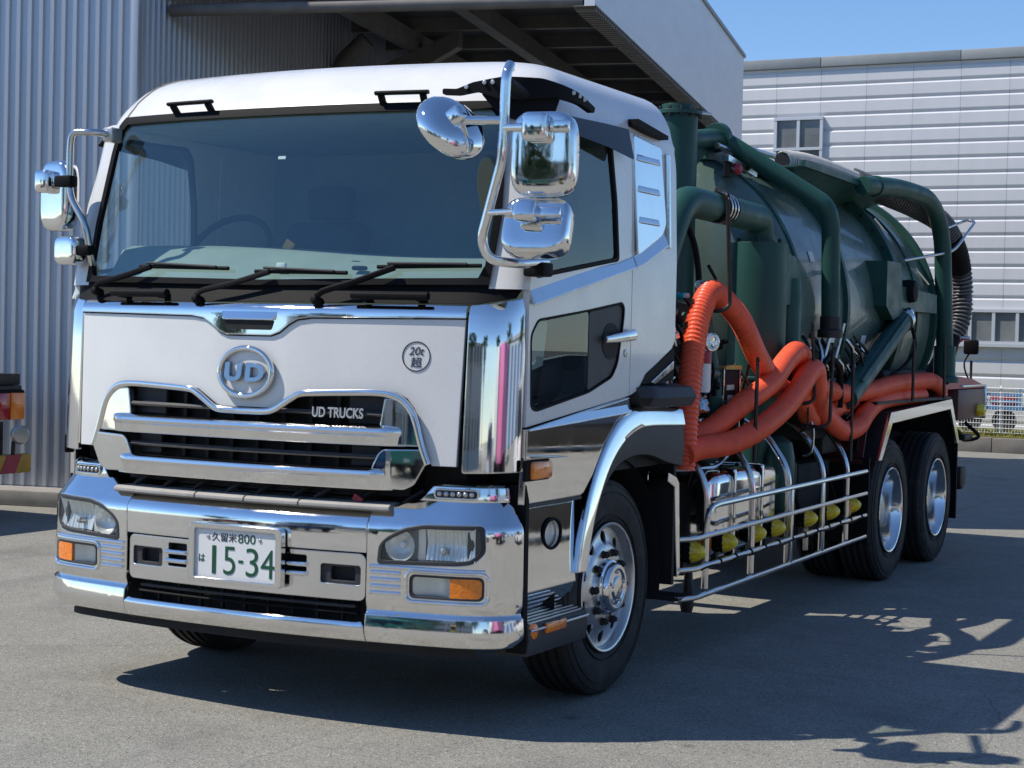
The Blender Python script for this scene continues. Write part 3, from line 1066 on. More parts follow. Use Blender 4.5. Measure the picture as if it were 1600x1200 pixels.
for sg in (1, -1):
    f_ = (lambda p: p) if sg > 0 else mir
    out = [(BS, .358), (1.20, .358), (1.27, .375), (1.318, .42), (1.322, .60), (1.318, .998), (.83, .998), (.76, .965), (BS, .953), (BS, .8), (BS, .6)]
    bc = part('bumper_corner', CHROME, truck, lambda b: b.sheet(f_(out), [f_(head_r), f_(fog_r)], thick=.02, fn=SK(0, bprof2, 0), cu=CUF, cv=BZ2 + [.60, .65, .75, .80]))
    # head lamp
    hl = part('headlight', DGREY, truck, lambda b: b.sheet(f_(head_r), [f_(band(head_r, .017))], thick=.05, fn=SK(.0315, None, 0), cu=CUF))
    part('lamp_backing', LAMPSIL, hl, lambda b: b.sheet(f_(head_r), thick=.01, fn=SK(-.035, None, 0), cu=CUF))
    x1, x2 = sg * .795, sg * 1.0
    c1 = V(skin(x1, .805, -.03, 0))
    part('dip_reflector', LAMPSIL, hl, lambda b: b.lathe([(.068, .055), (.060, .035), (.048, .018), (.030, .008), (.012, .004), (.012, .03), (.001, .034)], c1, (sg * .12, -1, 0), 28, cap=False))

    def refl(b):
        n = 40
        rows = []
        for i in range(n + 1):
            u = .905 + (sx(1.105) - .905) * i / n
            row = []
            for j in range(9):
                z = .748 + .142 * j / 8
                d = -.028 + .045 * ((u - .99) / .1) ** 2 * .5 + .006 * abs(math.sin(i * .9)) + .02 * abs(j - 4) / 4
                row.append(skin(sg * u, z, d, 0))
            rows.append(row)
        b.rings(rows, closed=False)
    part('main_reflector', LAMPSIL, hl, refl)
    part('bulb', SATIN, hl, lambda b: b.lathe([(.001, .03), (.012, .026), (.016, .01), (.016, -.01)], V(skin(sg * .985, .79, .0, 0)), (sg * .2, -1, 0), 14))
    part('lamp_divider', LAMPSIL, hl, lambda b: b.sheet(f_([(.868, .735), (.90, .735), (.90, .89), (.868, .885)]), thick=.03, fn=SK(.0, None, 0), cu=CUF))
    part('lamp_side_fill', DGREY, hl, lambda b: b.sheet(f_([(sx(1.075), .74), (sx(1.138), .77), (sx(1.134), .90), (sx(1.075), .898)]), thick=.02, fn=SK(.012, None, 0), cu=CUF))
    part('lens', LENS, hl, lambda b: b.sheet(f_(band(head_r, .012)), thick=.004, fn=SK(.030, None, 0), cu=CUF, cv=[.75, .8, .85]))
    # fog and indicator
    fl = part('fog_lamp', DGREY, truck, lambda b: b.sheet(f_(fog_r), [f_(band(fog_r, .008))], thick=.04, fn=SK(.032, None, 0), cu=CUF))
    part('fog_reflector', LAMPSIL, fl, lambda b: b.sheet(f_([(.85, .592), (sx(1.01), .592), (sx(1.01), .682), (.85, .682)]), thick=.01, fn=lambda s, z, d: skin(s, z, -.02 + .04 * abs((abs(s) - .93) / .09) ** 2 + d, 0), cu=CUF, cv=[.61, .63, .65, .67]))
    part('fog_lens', LENS, fl, lambda b: b.sheet(f_([(.85, .594), (sx(1.012), .594), (sx(1.012), .680), (.85, .680)]), thick=.004, fn=SK(.029, None, 0), cu=CUF))
    part('indicator_lens', AMBER, fl, lambda b: b.sheet(f_(rpoly([(sx(1.014), .593), (sx(1.13), .593), (sx(1.133), .68), (sx(1.014), .681)], .01)), thick=.03, fn=SK(.031, None, 0), cu=CUF))
    part('fog_surround', CHROME, truck, lambda b: b.tube([skin(p[0], p[1], .032, 0) for p in resample([V((*q, 0)) for q in f_(rrect(.825, .572, sx(1.15), .702, .03))] + [V((*f_(rrect(.825, .572, sx(1.15), .702, .03))[0], 0))], .015)], .009, 8, caps=False))
    for k in range(4):
        part('bumper_rib', CHROME, bc, lambda b: b.tube([skin(sg * u, .687 - k * .029, .032, 0) for u in np.linspace(.665, .80, 8)], .0095, 8))
    part('crease_rib', CHROME, bc, lambda b: b.tube([skin(sg * u, .712 - .004 * (u - .68), .028, 0) for u in np.linspace(.66, sx(1.14), 24)], .010, 8))
    # side repeater pod on top of the corner
    pod = [(.835, .985), (.86, 1.0), (.91, 1.056), (.99, 1.076), (1.27, 1.086), (1.312, 1.05), (1.312, .985)]

    def pprof(z):
        return float(np.interp(z, [.955, .985, 1.0, 1.055, 1.07, 1.085], [-.06, -.048, -.046, -.054, -.070, -.105]))
    pd = part('corner_pod', CHROME, truck, lambda b: b.sheet(f_(pod), thick=.03, fn=SK(0, pprof, 0), cu=CUF, cv=[.97, .985, 1.0, 1.03, 1.055, 1.07]))
    lp = rrect(.92, 1.008, sx(1.11), 1.046, .014)
    ld = part('led_lamp', DGREY, pd, lambda b: b.sheet(f_(lp), thick=.02, fn=SK(-.042, None, 0), cu=CUF))
    part('pod_trim', CHROME, pd, lambda b: b.tube([skin(p[0], p[1], -.043, 0) for p in resample([V((*q, 0)) for q in f_(lp)] + [V((*f_(lp)[0], 0))], .012)], .005, 6, caps=False))
    for k in range(6):
        u = .942 + k * .030
        part('led', SATIN, pd, lambda b: b.lathe([(.011, 0), (.011, .004), (.006, .008), (.0005, .009)], V(skin(sg * u, 1.027, -.042, 0)), (sg * .3, -1, 0), 12))

# ---- number plate
pf = part('plate_frame', CHROME2, truck, lambda b: b.sheet(rrect(-.235, .583, .260, .845, .022), [rrect(-.206, .604, .230, .822, .012)], thick=.032, fn=lambda u, w, d: (u, -.066 - d, w)))
part('plate_bracket', BLACK, pf, lambda b: b.box((.01, -.028, .71), (.44, .02, .21)))
np_ = part('number_plate', PLATE, truck, lambda b: b.box((.012, -.053, .7135), (.446, .004, .228)))
PF = lambda u, w, d: (u, -.0552 - d, w)
text('plate_lettering', '久留米', INK, np_, (-.115, .768, .018, .806), PF, .0015, .004)
text('plate_lettering', '800', PGREEN, np_, (.026, .767, .118, .807), PF, .0015, .0)
text('plate_lettering', 'は', PGREEN, np_, (-.185, .672, -.152, .706), PF, .0015, .008)
for ch, bx in (('1', (-.112, .624, -.092, .748)), ('5', (-.050, .624, .012, .748)), ('-', (.030, .680, .054, .692)), ('3', (.070, .624, .134, .748)), ('4', (.149, .624, .219, .748))):
    text('plate_lettering', ch, PGREEN, np_, bx, PF, .0022, -.006)
for x in (-.135, .142):
    part('plate_bolt', SATIN, np_, lambda b: b.lathe([(.008, 0), (.008, .004), (.001, .006)], (x, -.055, .786), (0, -1, 0), 12))

# ---- cowl, windscreen
part('cowl', BLACK, truck, lambda b: b.sheet([(-sx(1.06), 1.822), (sx(1.06), 1.832), (1.24, 1.862), (1.26, 1.91), (sx(1.08), 1.915), (0, 1.908), (-sx(1.08), 1.915), (-1.26, 1.91), (-1.24, 1.862)], thick=.03, fn=SK(-.012), cu=CU, cv=[1.84, 1.86, 1.88, 1.90]))
g_out = [(-1.10, 1.915), (0, 1.902), (1.10, 1.915), (1.112, 2.2), (1.085, 2.55), (1.062, 2.68), (1.03, 2.722), (0, 2.722), (-1.03, 2.722), (-1.062, 2.68), (-1.085, 2.55), (-1.112, 2.2)]
g_in = [(-1.05, 1.945), (0, 1.928), (1.05, 1.945), (1.072, 2.0), (1.078, 2.2), (1.052, 2.55), (1.032, 2.65), (1.0, 2.682), (0, 2.682), (-1.0, 2.682), (-1.032, 2.65), (-1.052, 2.55), (-1.078, 2.2), (-1.072, 2.0)]
part('windscreen_seal', BLACK, truck, lambda b: b.sheet(g_out, [g_in], thick=.02, fn=SK(.010), cu=CU, cv=frange(2.0, 2.7, .1)))
part('windscreen', SCREEN, truck, lambda b: b.sheet(scale_poly(g_in, 1.006), thick=.0, fn=SK(-.004), cu=CU, cv=frange(1.95, 2.7, .05)))
part('screen_sticker', PLATE, truck, lambda b: b.sheet([(-.02, 2.478), (.02, 2.478), (.02, 2.492), (-.02, 2.492)], thick=.002, fn=SK(-.008)))

# wipers
for (s0, z0), (s1, z1), (s2, z2) in (((-.975, 1.872), (-.62, 1.985), (-.17, 1.975)), ((-.30, 1.838), (.07, 1.962), (.45, 1.958)), ((.335, 1.84), (.68, 1.985), (1.06, 1.995))):
    wp = part('wiper_arm', BLACK, truck, lambda b: b.tube(spline([skin(s0, z0, .035), skin(s0 + .03, z0 + .035, .05), skin((s0 + s1) / 2, (z0 + z1) / 2 + .008, .05), skin(s1, z1, .04)], .03), .014, 8, flat=(1, .7)))
    part('wiper_blade', BLACK, wp, lambda b: b.tube([skin(s1 - .09 + (s2 - s1 + .09) * t, z1 + .002 + (z2 - z1) * t, .02) for t in np.linspace(0, 1, 12)], .009, 8))
    part('blade_spine', DGREY, wp, lambda b: b.tube([skin(s1 - .04 + (s2 - s1) * t, z1 + .018 + (z2 - z1) * t - .01 * t, .032) for t in np.linspace(0, .95, 12)], .006, 6))
    part('wiper_pivot', BLACK, wp, lambda b: b.lathe([(.022, -.03), (.022, .02), (.014, .035), (.001, .038)], V(skin(s0, z0 - .005, .01)), (0, -1, .3), 14))
# grab handles on the cowl and above the screen
for s0, s1 in ((-.815, -.465), (.515, .865)):
    gh = part('grab_handle', BLACK, truck, lambda b: b.tube([skin(s, 1.862, .05) for s in np.linspace(s0, s1, 10)], .021, 10, flat=(.9, 1)))
    for s in (s0 + .05, s1 - .05):
        part('handle_foot', BLACK, gh, lambda b: b.tube([skin(s, 1.855, -.01), skin(s, 1.858, .05)], .018, 8))
for s0, s1 in ((-.70, -.43), (.455, .705)):
    gh = part('roof_handle', BLACK, truck, lambda b: b.tube([skin(s, 2.762, .055) for s in np.linspace(s0, s1, 10)], .013, 8, flat=(.8, 1.4)))
    for s in (s0 + .025, s1 - .025):
        part('handle_foot', BLACK, gh, lambda b: b.tube([skin(s, 2.718, .0), skin(s, 2.755, .05)], .017, 8))

# ---- roof
ring0 = []
for s in list(np.linspace(0, 1.0, 21)) + list(np.linspace(1.02, 1.40, 22)):
    x, y, nx, ny = plan(s)
    ring0.append((x * 1.212 / 1.24, y + .298))
yb = ring0[-1][1]
for y in np.linspace(yb + .08, 1.95, 16):
    ring0.append((1.212, y))
LEV = [(2.684, 0, 0), (2.71, .012, .006), (2.74, .032, .014), (2.77, .058, .022), (2.80, .088, .036), (2.83, .118, .052), (2.86, .15, .072), (2.885, .185, .095), (2.908, .225, .125), (2.928, .275, .165), (2.944, .335, .22), (2.958, .42, .30), (2.972, .55, .45), (2.985, .75, .7), (2.993, .95, .95), (2.997, 1.1, 1.15)]


def ringpts(z, iF, iS):
    out = []
    for x, y in ring0:
        y0 = .298
        yy = y + iF * (1 - (y - y0) / (1.95 - y0))
        out.append((x * (1 - iS / 1.212), yy, z))
    return [(-p[0], p[1], p[2]) for p in reversed(out[1:])] + out


def roof(b):
    rows = [ringpts(*l_) for l_ in LEV]
    b.rings(rows, closed=False)
    bm = b.bm
    bm.verts.ensure_lookup_table()
    n = len(rows[0])
    k = len(rows)
    right = [bm.verts[i * n + n - 1] for i in range(k)]
    left = [bm.verts[i * n] for i in range(k)]
    for i in range(k - 1):
        bm.faces.new((right[i], right[i + 1], left[i + 1], left[i]))
    top = [bm.verts[(k - 1) * n + j] for j in range(n)]
    bm.faces.new(top)


rf = part('roof', WHITE, truck, roof, smooth=50)
for sg in (1, -1):
    def seam(b):
        pts = []
        for l_ in LEV[1:11]:
            p = ringpts(*l_)
            p = p[len(p) // 2:]
            q = min(p, key=lambda t_: abs(t_[1] - p[0][1] - .115))
            pts.append((sg * q[0], q[1] - .001, q[2] + .001))
        b.tube(pts, .0042, 6)
    part('roof_seam', mat('seam_grey', (.28, .24, .20), .8), rf, seam)
gd = part('side_grip', BLACK, rf, lambda b: b.prism([(1.40, 2.755), (1.78, 2.715), (1.78, 2.695), (1.60, 2.70), (1.40, 2.72)], 'x', 1.20, 1.255))

# ---- cab sides
def tx(z):
    return float(np.interp(z, [0, 2.1, 2.6, 2.70, 2.75], [0, 0, .018, .028, .045]))


def SIDE(sg, base=0.0):
    return lambda y, z, d: (sg * (1.24 - tx(z) + base + d), y, z)


def sd(poly, sg):
    return poly if sg > 0 else list(reversed(poly))


win = rpoly([(.372, 1.95), (1.245, 2.068), (1.225, 2.35), (1.175, 2.60), (1.12, 2.655), (.62, 2.645), (.50, 2.55), (.41, 2.25)], .025)
low = rpoly([(.332, 1.71), (.40, 1.778), (.92, 1.832), (1.295, 1.878), (1.328, 1.855), (1.322, 1.79), (1.262, 1.585), (1.20, 1.52), (.94, 1.452), (.40, 1.378), (.345, 1.395)], .03)
for sg in (1, -1):
    S_ = SIDE(sg)
    # pillar between screen and door
    def pillar(b):
        rows = []
        for z in np.linspace(1.90, 2.69, 18):
            se = float(np.interp(z, [1.90, 2.2, 2.55, 2.69], [1.10, 1.11, 1.085, 1.05]))
            ax, ay, _ = skin(se, z, -.006)
            bx_, by_ = 1.24 - tx(z), float(np.interp(z, [1.9, 2.1, 2.69], [.318, .345, .54]))
            by_ = max(by_, ay + .03)
            row = []
            for i in range(9):
                t = i / 8
                cx_, cy_ = bx_ - .004, ay + .03
                row.append((sg * ((1 - t) ** 2 * ax + 2 * t * (1 - t) * cx_ + t * t * bx_), (1 - t) ** 2 * ay + 2 * t * (1 - t) * cy_ + t * t * by_, z))
            rows.append(row)
        b.rings(rows, closed=False)
    part('front_pillar', WHITE, truck, pillar)
    door_o = [(.312, 1.315), (1.405, 1.432), (1.405, 2.692), (.56, 2.692), (.50, 2.60), (.39, 2.3), (.335, 2.05), (.315, 1.90)]
    dr = part('door', WHITE, truck, lambda b: b.sheet(sd(door_o, sg), [sd(win, sg), sd(low, sg)], thick=.03, fn=S_, cu=frange(.4, 1.4, .2), cv=[1.5, 1.7, 1.9, 2.1, 2.3, 2.5, 2.6, 2.65]))
    part('window_seal', BLACK, dr, lambda b: b.sheet(sd(win, sg), [sd(band(win, .022), sg)], thick=.03, fn=SIDE(sg, .003), cv=[2.1, 2.4, 2.6, 2.65]))
    part('window_glass', SIDEGL, dr, lambda b: b.sheet(sd(band(win, .015), sg), thick=0, fn=SIDE(sg, -.008), cv=[2.1, 2.4, 2.6, 2.65]))
    gl = [p for p in low if p[0] < .94]
    lowg = rpoly([(.345, 1.40), (.345, 1.70), (.41, 1.765), (.93, 1.822), (.93, 1.46), (.41, 1.390)], .02)
    part('lower_window_seal', BLACK, dr, lambda b: b.sheet(sd(low, sg), [sd(band(low, .012), sg)], thick=.03, fn=SIDE(sg, .002)))
    part('lower_window_glass', SIDEGL, dr, lambda b: b.sheet(sd(lowg, sg), thick=0, fn=SIDE(sg, -.006)))
    lp_ = [(.94, 1.462), (.94, 1.822), (1.285, 1.865), (1.315, 1.85), (1.308, 1.79), (1.25, 1.59), (1.19, 1.53)]
    part('handle_panel', DGREY, dr, lambda b: b.sheet(sd(list(reversed(rpoly(lp_, .015))), sg), thick=.02, fn=SIDE(sg, -.006)))
    part('handle_recess', VOID, dr, lambda b: b.sheet(sd(circ(1.185, 1.69, .10, 28, .085), sg), thick=.004, fn=SIDE(sg, -.003)))
    part('door_handle', CHROME, dr, lambda b: b.tube([(sg * (1.262 + .010 * math.sin(t * 3.14)), 1.07 + .33 * t, 1.698 + .026 * t) for t in np.linspace(0, 1, 12)], .024, 10, radii=[.017 + .012 * t for t in np.linspace(0, 1, 12)], flat=(1, .6)))
    part('key_lock', SATIN, dr, lambda b: b.lathe([(.018, 0), (.018, .006), (.008, .008), (.001, .004)], (sg * 1.239, 1.345, 1.635), (sg, 0, 0), 16))
    part('door_belt', CHROME, dr, lambda b: b.sheet(sd([(.322, 1.835), (1.403, 2.042), (1.403, 2.098), (1.25, 2.062), (.37, 1.942), (.322, 1.895)], sg), thick=.014, fn=lambda y, z, d: (sg * (1.262 + d - .42 * (z - (1.845 + (y - .32) * .19))), y, z), cu=frange(.4, 1.4, .1)))
    part('rain_visor', SMOKE, dr, lambda b: b.sheet(sd(rpoly([(.50, 2.60), (.62, 2.595), (1.0, 2.575), (1.275, 2.545), (1.28, 2.69), (1.0, 2.685), (.56, 2.67)], .02), sg), thick=.004, fn=lambda y, z, d: (sg * (1.262 + d + .25 * max(0, 2.67 - z)), y, z), cv=[2.60, 2.64]))
    # rear quarter
    q_o = [(1.411, 1.432), (1.50, 1.455), (1.60, 1.53), (1.93, 1.66), (1.972, 1.70), (1.972, 2.55), (1.95, 2.692), (1.411, 2.692)]
    rq = part('rear_quarter', WHITE, truck, lambda b: b.sheet(sd(q_o, sg), thick=.03, fn=S_, cu=[1.6, 1.8], cv=[1.9, 2.1, 2.35, 2.6, 2.65]))
    part('quarter_belt', CHROME, rq, lambda b: b.sheet(sd([(1.413, 2.046), (1.50, 2.065), (1.80, 2.17), (1.80, 2.24), (1.413, 2.104)], sg), thick=.014, fn=lambda y, z, d: (sg * (1.264 + d - .40 * (z - (2.05 + (y - 1.41) * .31))), y, z)))
    part('louvre_panel', CHROME, rq, lambda b: b.sheet(sd(rpoly([(1.43, 2.106), (1.74, 2.22), (1.80, 2.28), (1.78, 2.655), (1.432, 2.685)], .02), sg), thick=.012, fn=lambda y, z, d: (sg * (1.262 - .075 * (z - 2.1) + d), y, z), cu=[1.5, 1.6, 1.7], cv=[2.2, 2.3, 2.4, 2.5, 2.6]))
    for k in range(3):
        z = 2.27 + k * .15
        part('louvre', CHROME, rq, lambda b: b.prism([(sg * (1.258 - .075 * (z - 2.1)), z + .03), (sg * (1.270 - .075 * (z - 2.1)), z - .004), (sg * (1.258 - .075 * (z - 2.1)), z - .012)], 'y', 1.46, 1.70 + .02 * k))
    part('quarter_post', CHROME2, rq, lambda b: b.tube([(sg * (1.250 - tx(z)), 1.835, z) for z in np.linspace(2.16, 2.63, 8)], .016, 8))
    part('intake_window', BLACK, rq, lambda b: b.sheet(sd(rpoly([(1.545, 1.485), (1.60, 1.535), (1.93, 1.655), (1.965, 1.655), (1.955, 1.50)], .012), sg), thick=.02, fn=SIDE(sg, .004)))
    part('intake_mirror', CHROME2, rq, lambda b: b.sheet(sd([(1.65, 1.495), (1.94, 1.60), (1.935, 1.56), (1.70, 1.485)], sg), thick=.01, fn=SIDE(sg, .012)))
    part('air_duct', DGREY, truck, lambda b: b.rings([[(sg * x, y, z) for x, z in ((1.20, 1.36 + k2), (1.29 + k3, 1.375 + k2), (1.315 + k3, 1.42), (1.29 + k3, 1.468), (1.20, 1.485))] for y, k2, k3 in ((1.49, .05, -.05), (1.54, .01, 0.0), (1.60, .0, .01), (2.0, .0, .012), (2.075, .0, .012))], True))
    # chrome lower door panel and wheel arch
    W0, WR = (1.334, .515), .60
    arch_o = [(.835, .64), (.872, .78), (.93, .93), (1.01, 1.07), (1.12, 1.20), (1.26, 1.305), (1.42, 1.362), (1.60, 1.375), (2.075, 1.352)]
    arch_m = [(.915, .64), (.945, .76), (1.00, .90), (1.075, 1.02), (1.17, 1.125), (1.30, 1.21), (1.46, 1.262), (1.62, 1.278), (2.078, 1.268)]
    arch_i = [(.930, .64), (.955, .74), (1.005, .86), (1.075, .965), (1.17, 1.055), (1.29, 1.115), (1.46, 1.142), (1.66, 1.135), (1.88, 1.09), (2.085, 1.06)]
    ld_ = [(.305, .985), (.868, .99), (.905, 1.00)] + [(p[0] - .012, p[1] + .006) for p in arch_o[3:6]] + [(1.404, 1.372), (1.404, 1.424), (.312, 1.307)]
    part('door_skirt', CHROME, truck, lambda b: b.sheet(sd(ld_, sg), thick=.03, fn=lambda y, z, d: (sg * (1.246 + d - .03 * max(0, (z - 1.34)) - .02 * max(0, 1.2 - z)), y, z), cu=frange(.4, 1.4, .1), cv=[1.05, 1.1, 1.15, 1.2, 1.25, 1.3, 1.35]))
    def rs(p, n):
        L = np.concatenate([[0], np.cumsum(np.hypot(*np.diff(np.array(p), axis=0).T))])
        t = np.linspace(0, L[-1], n)
        A = np.array(p)
        return list(zip(np.interp(t, L, A[:, 0]), np.interp(t, L, A[:, 1])))
    sp2 = lambda p: [(q.x, q.y) for q in spline([(a, b_, 0) for a, b_ in p], .03)]
    ao, am, ai = rs(sp2(arch_o), 36), rs(sp2(arch_m), 36), rs(sp2(arch_i), 36)
    lerp = lambda a, b_, t: (a[0] + (b_[0] - a[0]) * t, a[1] + (b_[1] - a[1]) * t)
    part('skirt_band', CHROME, truck, lambda b: b.sheet(sd([(.313, 1.2995), (1.404, 1.352), (1.404, 1.428), (.313, 1.309)], sg), thick=.01, fn=lambda y, z, d: (sg * (1.262 + d - .45 * (z - (1.30 + (y - .31) * .048))), y, z), cu=frange(.4, 1.4, .1)))
    part('wheel_arch_trim', CHROME, truck, lambda b: b.rings([[(sg * 1.246, *o_), (sg * 1.253, *lerp(o_, i_, .08)), (sg * 1.258, *lerp(o_, i_, .3)), (sg * 1.266, *lerp(o_, i_, .75)), (sg * 1.268, *lerp(o_, i_, .93)), (sg * 1.264, *i_), (sg * 1.20, *i_), (sg * 1.20, *o_)] for o_, i_ in zip(ao, am)], True))
    part('wheel_arch_flare', DGREY, truck, lambda b: b.rings([[(sg * 1.258, *o_), (sg * 1.262, *lerp(o_, i_, .5)), (sg * 1.254, *i_), (sg * 1.10, *i_), (sg * 1.10, *o_)] for o_, i_ in zip(am, ai)], True))
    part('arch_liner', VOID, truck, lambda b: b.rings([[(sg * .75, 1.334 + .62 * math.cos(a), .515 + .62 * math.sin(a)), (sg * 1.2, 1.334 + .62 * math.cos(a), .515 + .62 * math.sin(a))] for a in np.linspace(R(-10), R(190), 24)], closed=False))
    part('arch_flap', VOID, truck, lambda b: b.box((sg * 1.0, 2.05, .78), (.46, .03, .66)))
    fe = part('arch_end_piece', CHROME, truck, lambda b: b.prism([(1.955, 1.03), (2.06, 1.00), (2.095, .97), (2.14, .50), (2.10, .485), (2.045, .95), (1.95, .985)], 'x', sg * 1.12, sg * 1.235))
    # amber repeater on the skirt
    am_ = part('side_indicator', AMBER, truck, lambda b: b.box((sg * 1.262, .415, 1.130), (.035, .19, .078), bevel=.014))
    part('indicator_bezel', BLACK, am_, lambda b: b.box((sg * 1.252, .395, 1.130), (.02, .235, .09), bevel=.008))
    part('indicator_fin', CHROME, am_, lambda b: b.prism([(.31, 1.20), (.72, 1.175), (.31, 1.178)], 'x', sg * 1.24, sg * 1.262))
    # steps
    st = [(.33, .60), (.86, .60), (.845, .72), (.862, .80), (.88, .965), (.33, .965)]
    sp_ = part('step_housing', CHROME, truck, lambda b: b.sheet(sd(st, sg), [sd(circ(.63, .835, .085, 28, .062), sg)], thick=.02, fn=lambda y, z, d: (sg * (1.236 + d - .075 * (z - .6)), y, z), cu=frange(.4, .9, .06), cv=[.65, .7, .75, .8, .85, .9, .93]))
    part('side_lamp', LAMPSIL, sp_, lambda b: b.sheet(sd(circ(.63, .835, .086, 28, .063), sg), thick=.01, fn=lambda y, z, d: (sg * (1.192 + d + .4 * (y - .63) ** 2), y, z), cu=frange(.5, .8, .03)))
    part('side_lamp_rim', BLACK, sp_, lambda b: b.tube([(sg * 1.221, .63 + .088 * math.cos(a), .835 + .065 * math.sin(a)) for a in np.linspace(0, 2 * math.pi, 33)], .008, 8, caps=False))
    part('side_lamp_lens', LENS, sp_, lambda b: b.sheet(sd(circ(.63, .835, .085, 28, .062), sg), thick=0, fn=lambda y, z, d: (sg * (1.223 - .6 * (y - .63) ** 2), y, z), cu=frange(.5, .8, .03)))
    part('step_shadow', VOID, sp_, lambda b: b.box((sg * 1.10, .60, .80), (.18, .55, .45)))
    part('step_top_trim', DGREY, truck, lambda b: b.box((sg * 1.215, .60, .980), (.06, .56, .016)))
    stp = part('step', DGREY, truck, lambda b: b.prism([(1.02, .50), (1.20, .478), (1.252, .462), (1.262, .40), (1.250, .33), (1.02, .33)] if sg > 0 else [(-1.02, .33), (-1.25, .33), (-1.262, .40), (-1.252, .462), (-1.20, .478), (-1.02, .50)], 'y', .345, .945))
    part('step_riser', CHROME, stp, lambda b: b.sheet(sd([(.35, .485), (.915, .485), (.885, .60), (.35, .60)], sg), thick=.01, fn=lambda y, z, d: (sg * (1.165 + .45 * (z - .485) + d), y, z), cv=[.52, .56]))
    for k in range(4):
        part('step_tread', SATIN, stp, lambda b: b.box((sg * (1.175 + k * .021), .645, .487 - .0065 * k), (.011, .54, .008), bevel=.002))
    part('step_edge', CHROME2, stp, lambda b: b.tube([(sg * 1.262, .36, .44), (sg * 1.264, .70, .44), (sg * 1.264, .94, .44)], .008, 6))
    part('step_marker', AMBER, stp, lambda b: b.box((sg * 1.264, .60, .435), (.02, .20, .045), bevel=.008))
    part('bumper_end_strip', BLACK, truck, lambda b: b.prism([(.315, 1.07), (.345, 1.0), (.355, .40), (.42, .36), (.33, .345), (.312, .45)], 'x', sg * 1.16, sg * 1.247))
    part('reflector_disc', AMBER, truck, lambda b: b.lathe([(.036, 0), (.036, .010), (.030, .014), (.001, .015)], (sg * 1.249, .392, .435), (sg, -.25, 0), 20))

# ---- cab interior and shell
part('cab_back', INTER, truck, lambda b: b.box((0, 1.93, 2.05), (2.36, .04, 1.27)))
part('cab_rear_panel', WHITE, truck, lambda b: b.box((0, 1.965, 2.0), (2.42, .02, 1.36)))
part('cab_floor', VOID, truck, lambda b: b.box((0, 1.15, 1.22), (2.36, 1.56, .30)))
part('firewall', VOID, truck, lambda b: b.box((0, .28, 1.40), (2.0, .08, .80)))
part('headliner', INTER, truck, lambda b: b.box((0, 1.2, 2.70), (2.3, 1.35, .03)))
ds = part('dashboard', DASH, truck, lambda b: b.rings([[(x, y, z) for y, z in ((.20 + .1 * x * x, 1.40), (.185 + .1 * x * x, 1.915), (.34 + .08 * x * x, 1.975 + .03 * math.exp(-((x + .6) / .3) ** 2)), (.47 + .04 * x * x, 2.035 + .05 / (1 + math.exp((x - .1) / .22))), (.60, 2.05 + .06 / (1 + math.exp((x - .1) / .22))), (.68, 2.02 + .06 / (1 + math.exp((x - .1) / .22))), (.74, 1.75), (.66, 1.40))] for x in np.linspace(-1.12, 1.12, 41)], True))
for k in range(8):
    part('defroster_vent', VOID, ds, lambda b: [b.box((-.92 + k * .24 + j * .020, .235 + .1 * (-.92 + k * .24) ** 2, 1.925), (.011, .04, .004), Matrix.Rotation(.35, 3, 'X')) for j in range(8)])
part('dash_paper', YELPAINT, ds, lambda b: b.box((-.16, .56, 2.105), (.05, .012, .05), Matrix.Rotation(.6, 3, 'Y')))
part('dash_device', PLATE, ds, lambda b: b.box((-.02, .30, 1.995), (.05, .02, .035), bevel=.006))
part('dash_sensor', BLACK, ds, lambda b: b.box((.38, .33, 1.99), (.06, .05, .02), bevel=.008))
sw = part('steering_wheel', BLACK, truck, lambda b: b.tube([(-.66 + .235 * math.cos(a), .76 + .12 * math.sin(a), 2.075 + .19 * math.sin(a)) for a in np.linspace(0, 2 * math.pi, 41)], .017, 8, caps=False))
part('steering_hub', BLACK, sw, lambda b: b.box((-.66, .77, 2.05), (.36, .03, .05), bevel=.01))
for x in (-.66, .66):
    se = part('seat', SEAT, truck, lambda b: b.box((x, 1.35, 1.62), (.52, .52, .16), bevel=.06, seg=3))
    part('backrest', SEAT, se, lambda b: b.box((x, 1.62, 1.98), (.50, .15, .64), Matrix.Rotation(-.18, 3, 'X'), bevel=.06, seg=3))
    part('headrest', SEAT, se, lambda b: b.box((x, 1.69, 2.40), (.28, .10, .18), bevel=.04, seg=3))
part('floor_load', BLACK, truck, lambda b: b.box((.95, .72, 1.50), (.36, .5, .26), Matrix.Rotation(.2, 3, 'X'), bevel=.09, seg=3))

# ---- mirrors, truck's left side (right in the picture)
ma = part('mirror_stay', CHROME, truck, lambda b: b.tube(fillet([(1.275, .02, 2.808), (1.278, -.02, 2.76), (1.268, -.02, 2.42), (1.168, 0, 2.095), (1.195, .02, 2.010), (1.30, .10, 2.00), (1.30, .34, 2.02)], .05), .021, 14))
part('stay_bracket', BLACK, ma, lambda b: b.sheet(rpoly([(.795, 2.742), (.87, 2.738), (.95, 2.752), (1.04, 2.72), (1.13, 2.715), (1.25, 2.735), (1.40, 2.722), (1.52, 2.702), (1.53, 2.728), (1.36, 2.772), (1.20, 2.812), (1.06, 2.815), (.93, 2.792), (.86, 2.765), (.795, 2.768)], .01), thick=.03, fn=lambda s, z, d: skin(s, z, .065 + d, .30), cu=frange(.8, 1.6, .04)))
part('bracket_lower', BLACK, ma, lambda b: b.sheet(rpoly([(.96, 2.75), (1.30, 2.75), (1.26, 2.64), (1.20, 2.60), (1.04, 2.66)], .02), thick=.02, fn=lambda s, z, d: skin(s, z, .03 + d, .29), cu=frange(.8, 1.6, .04)))
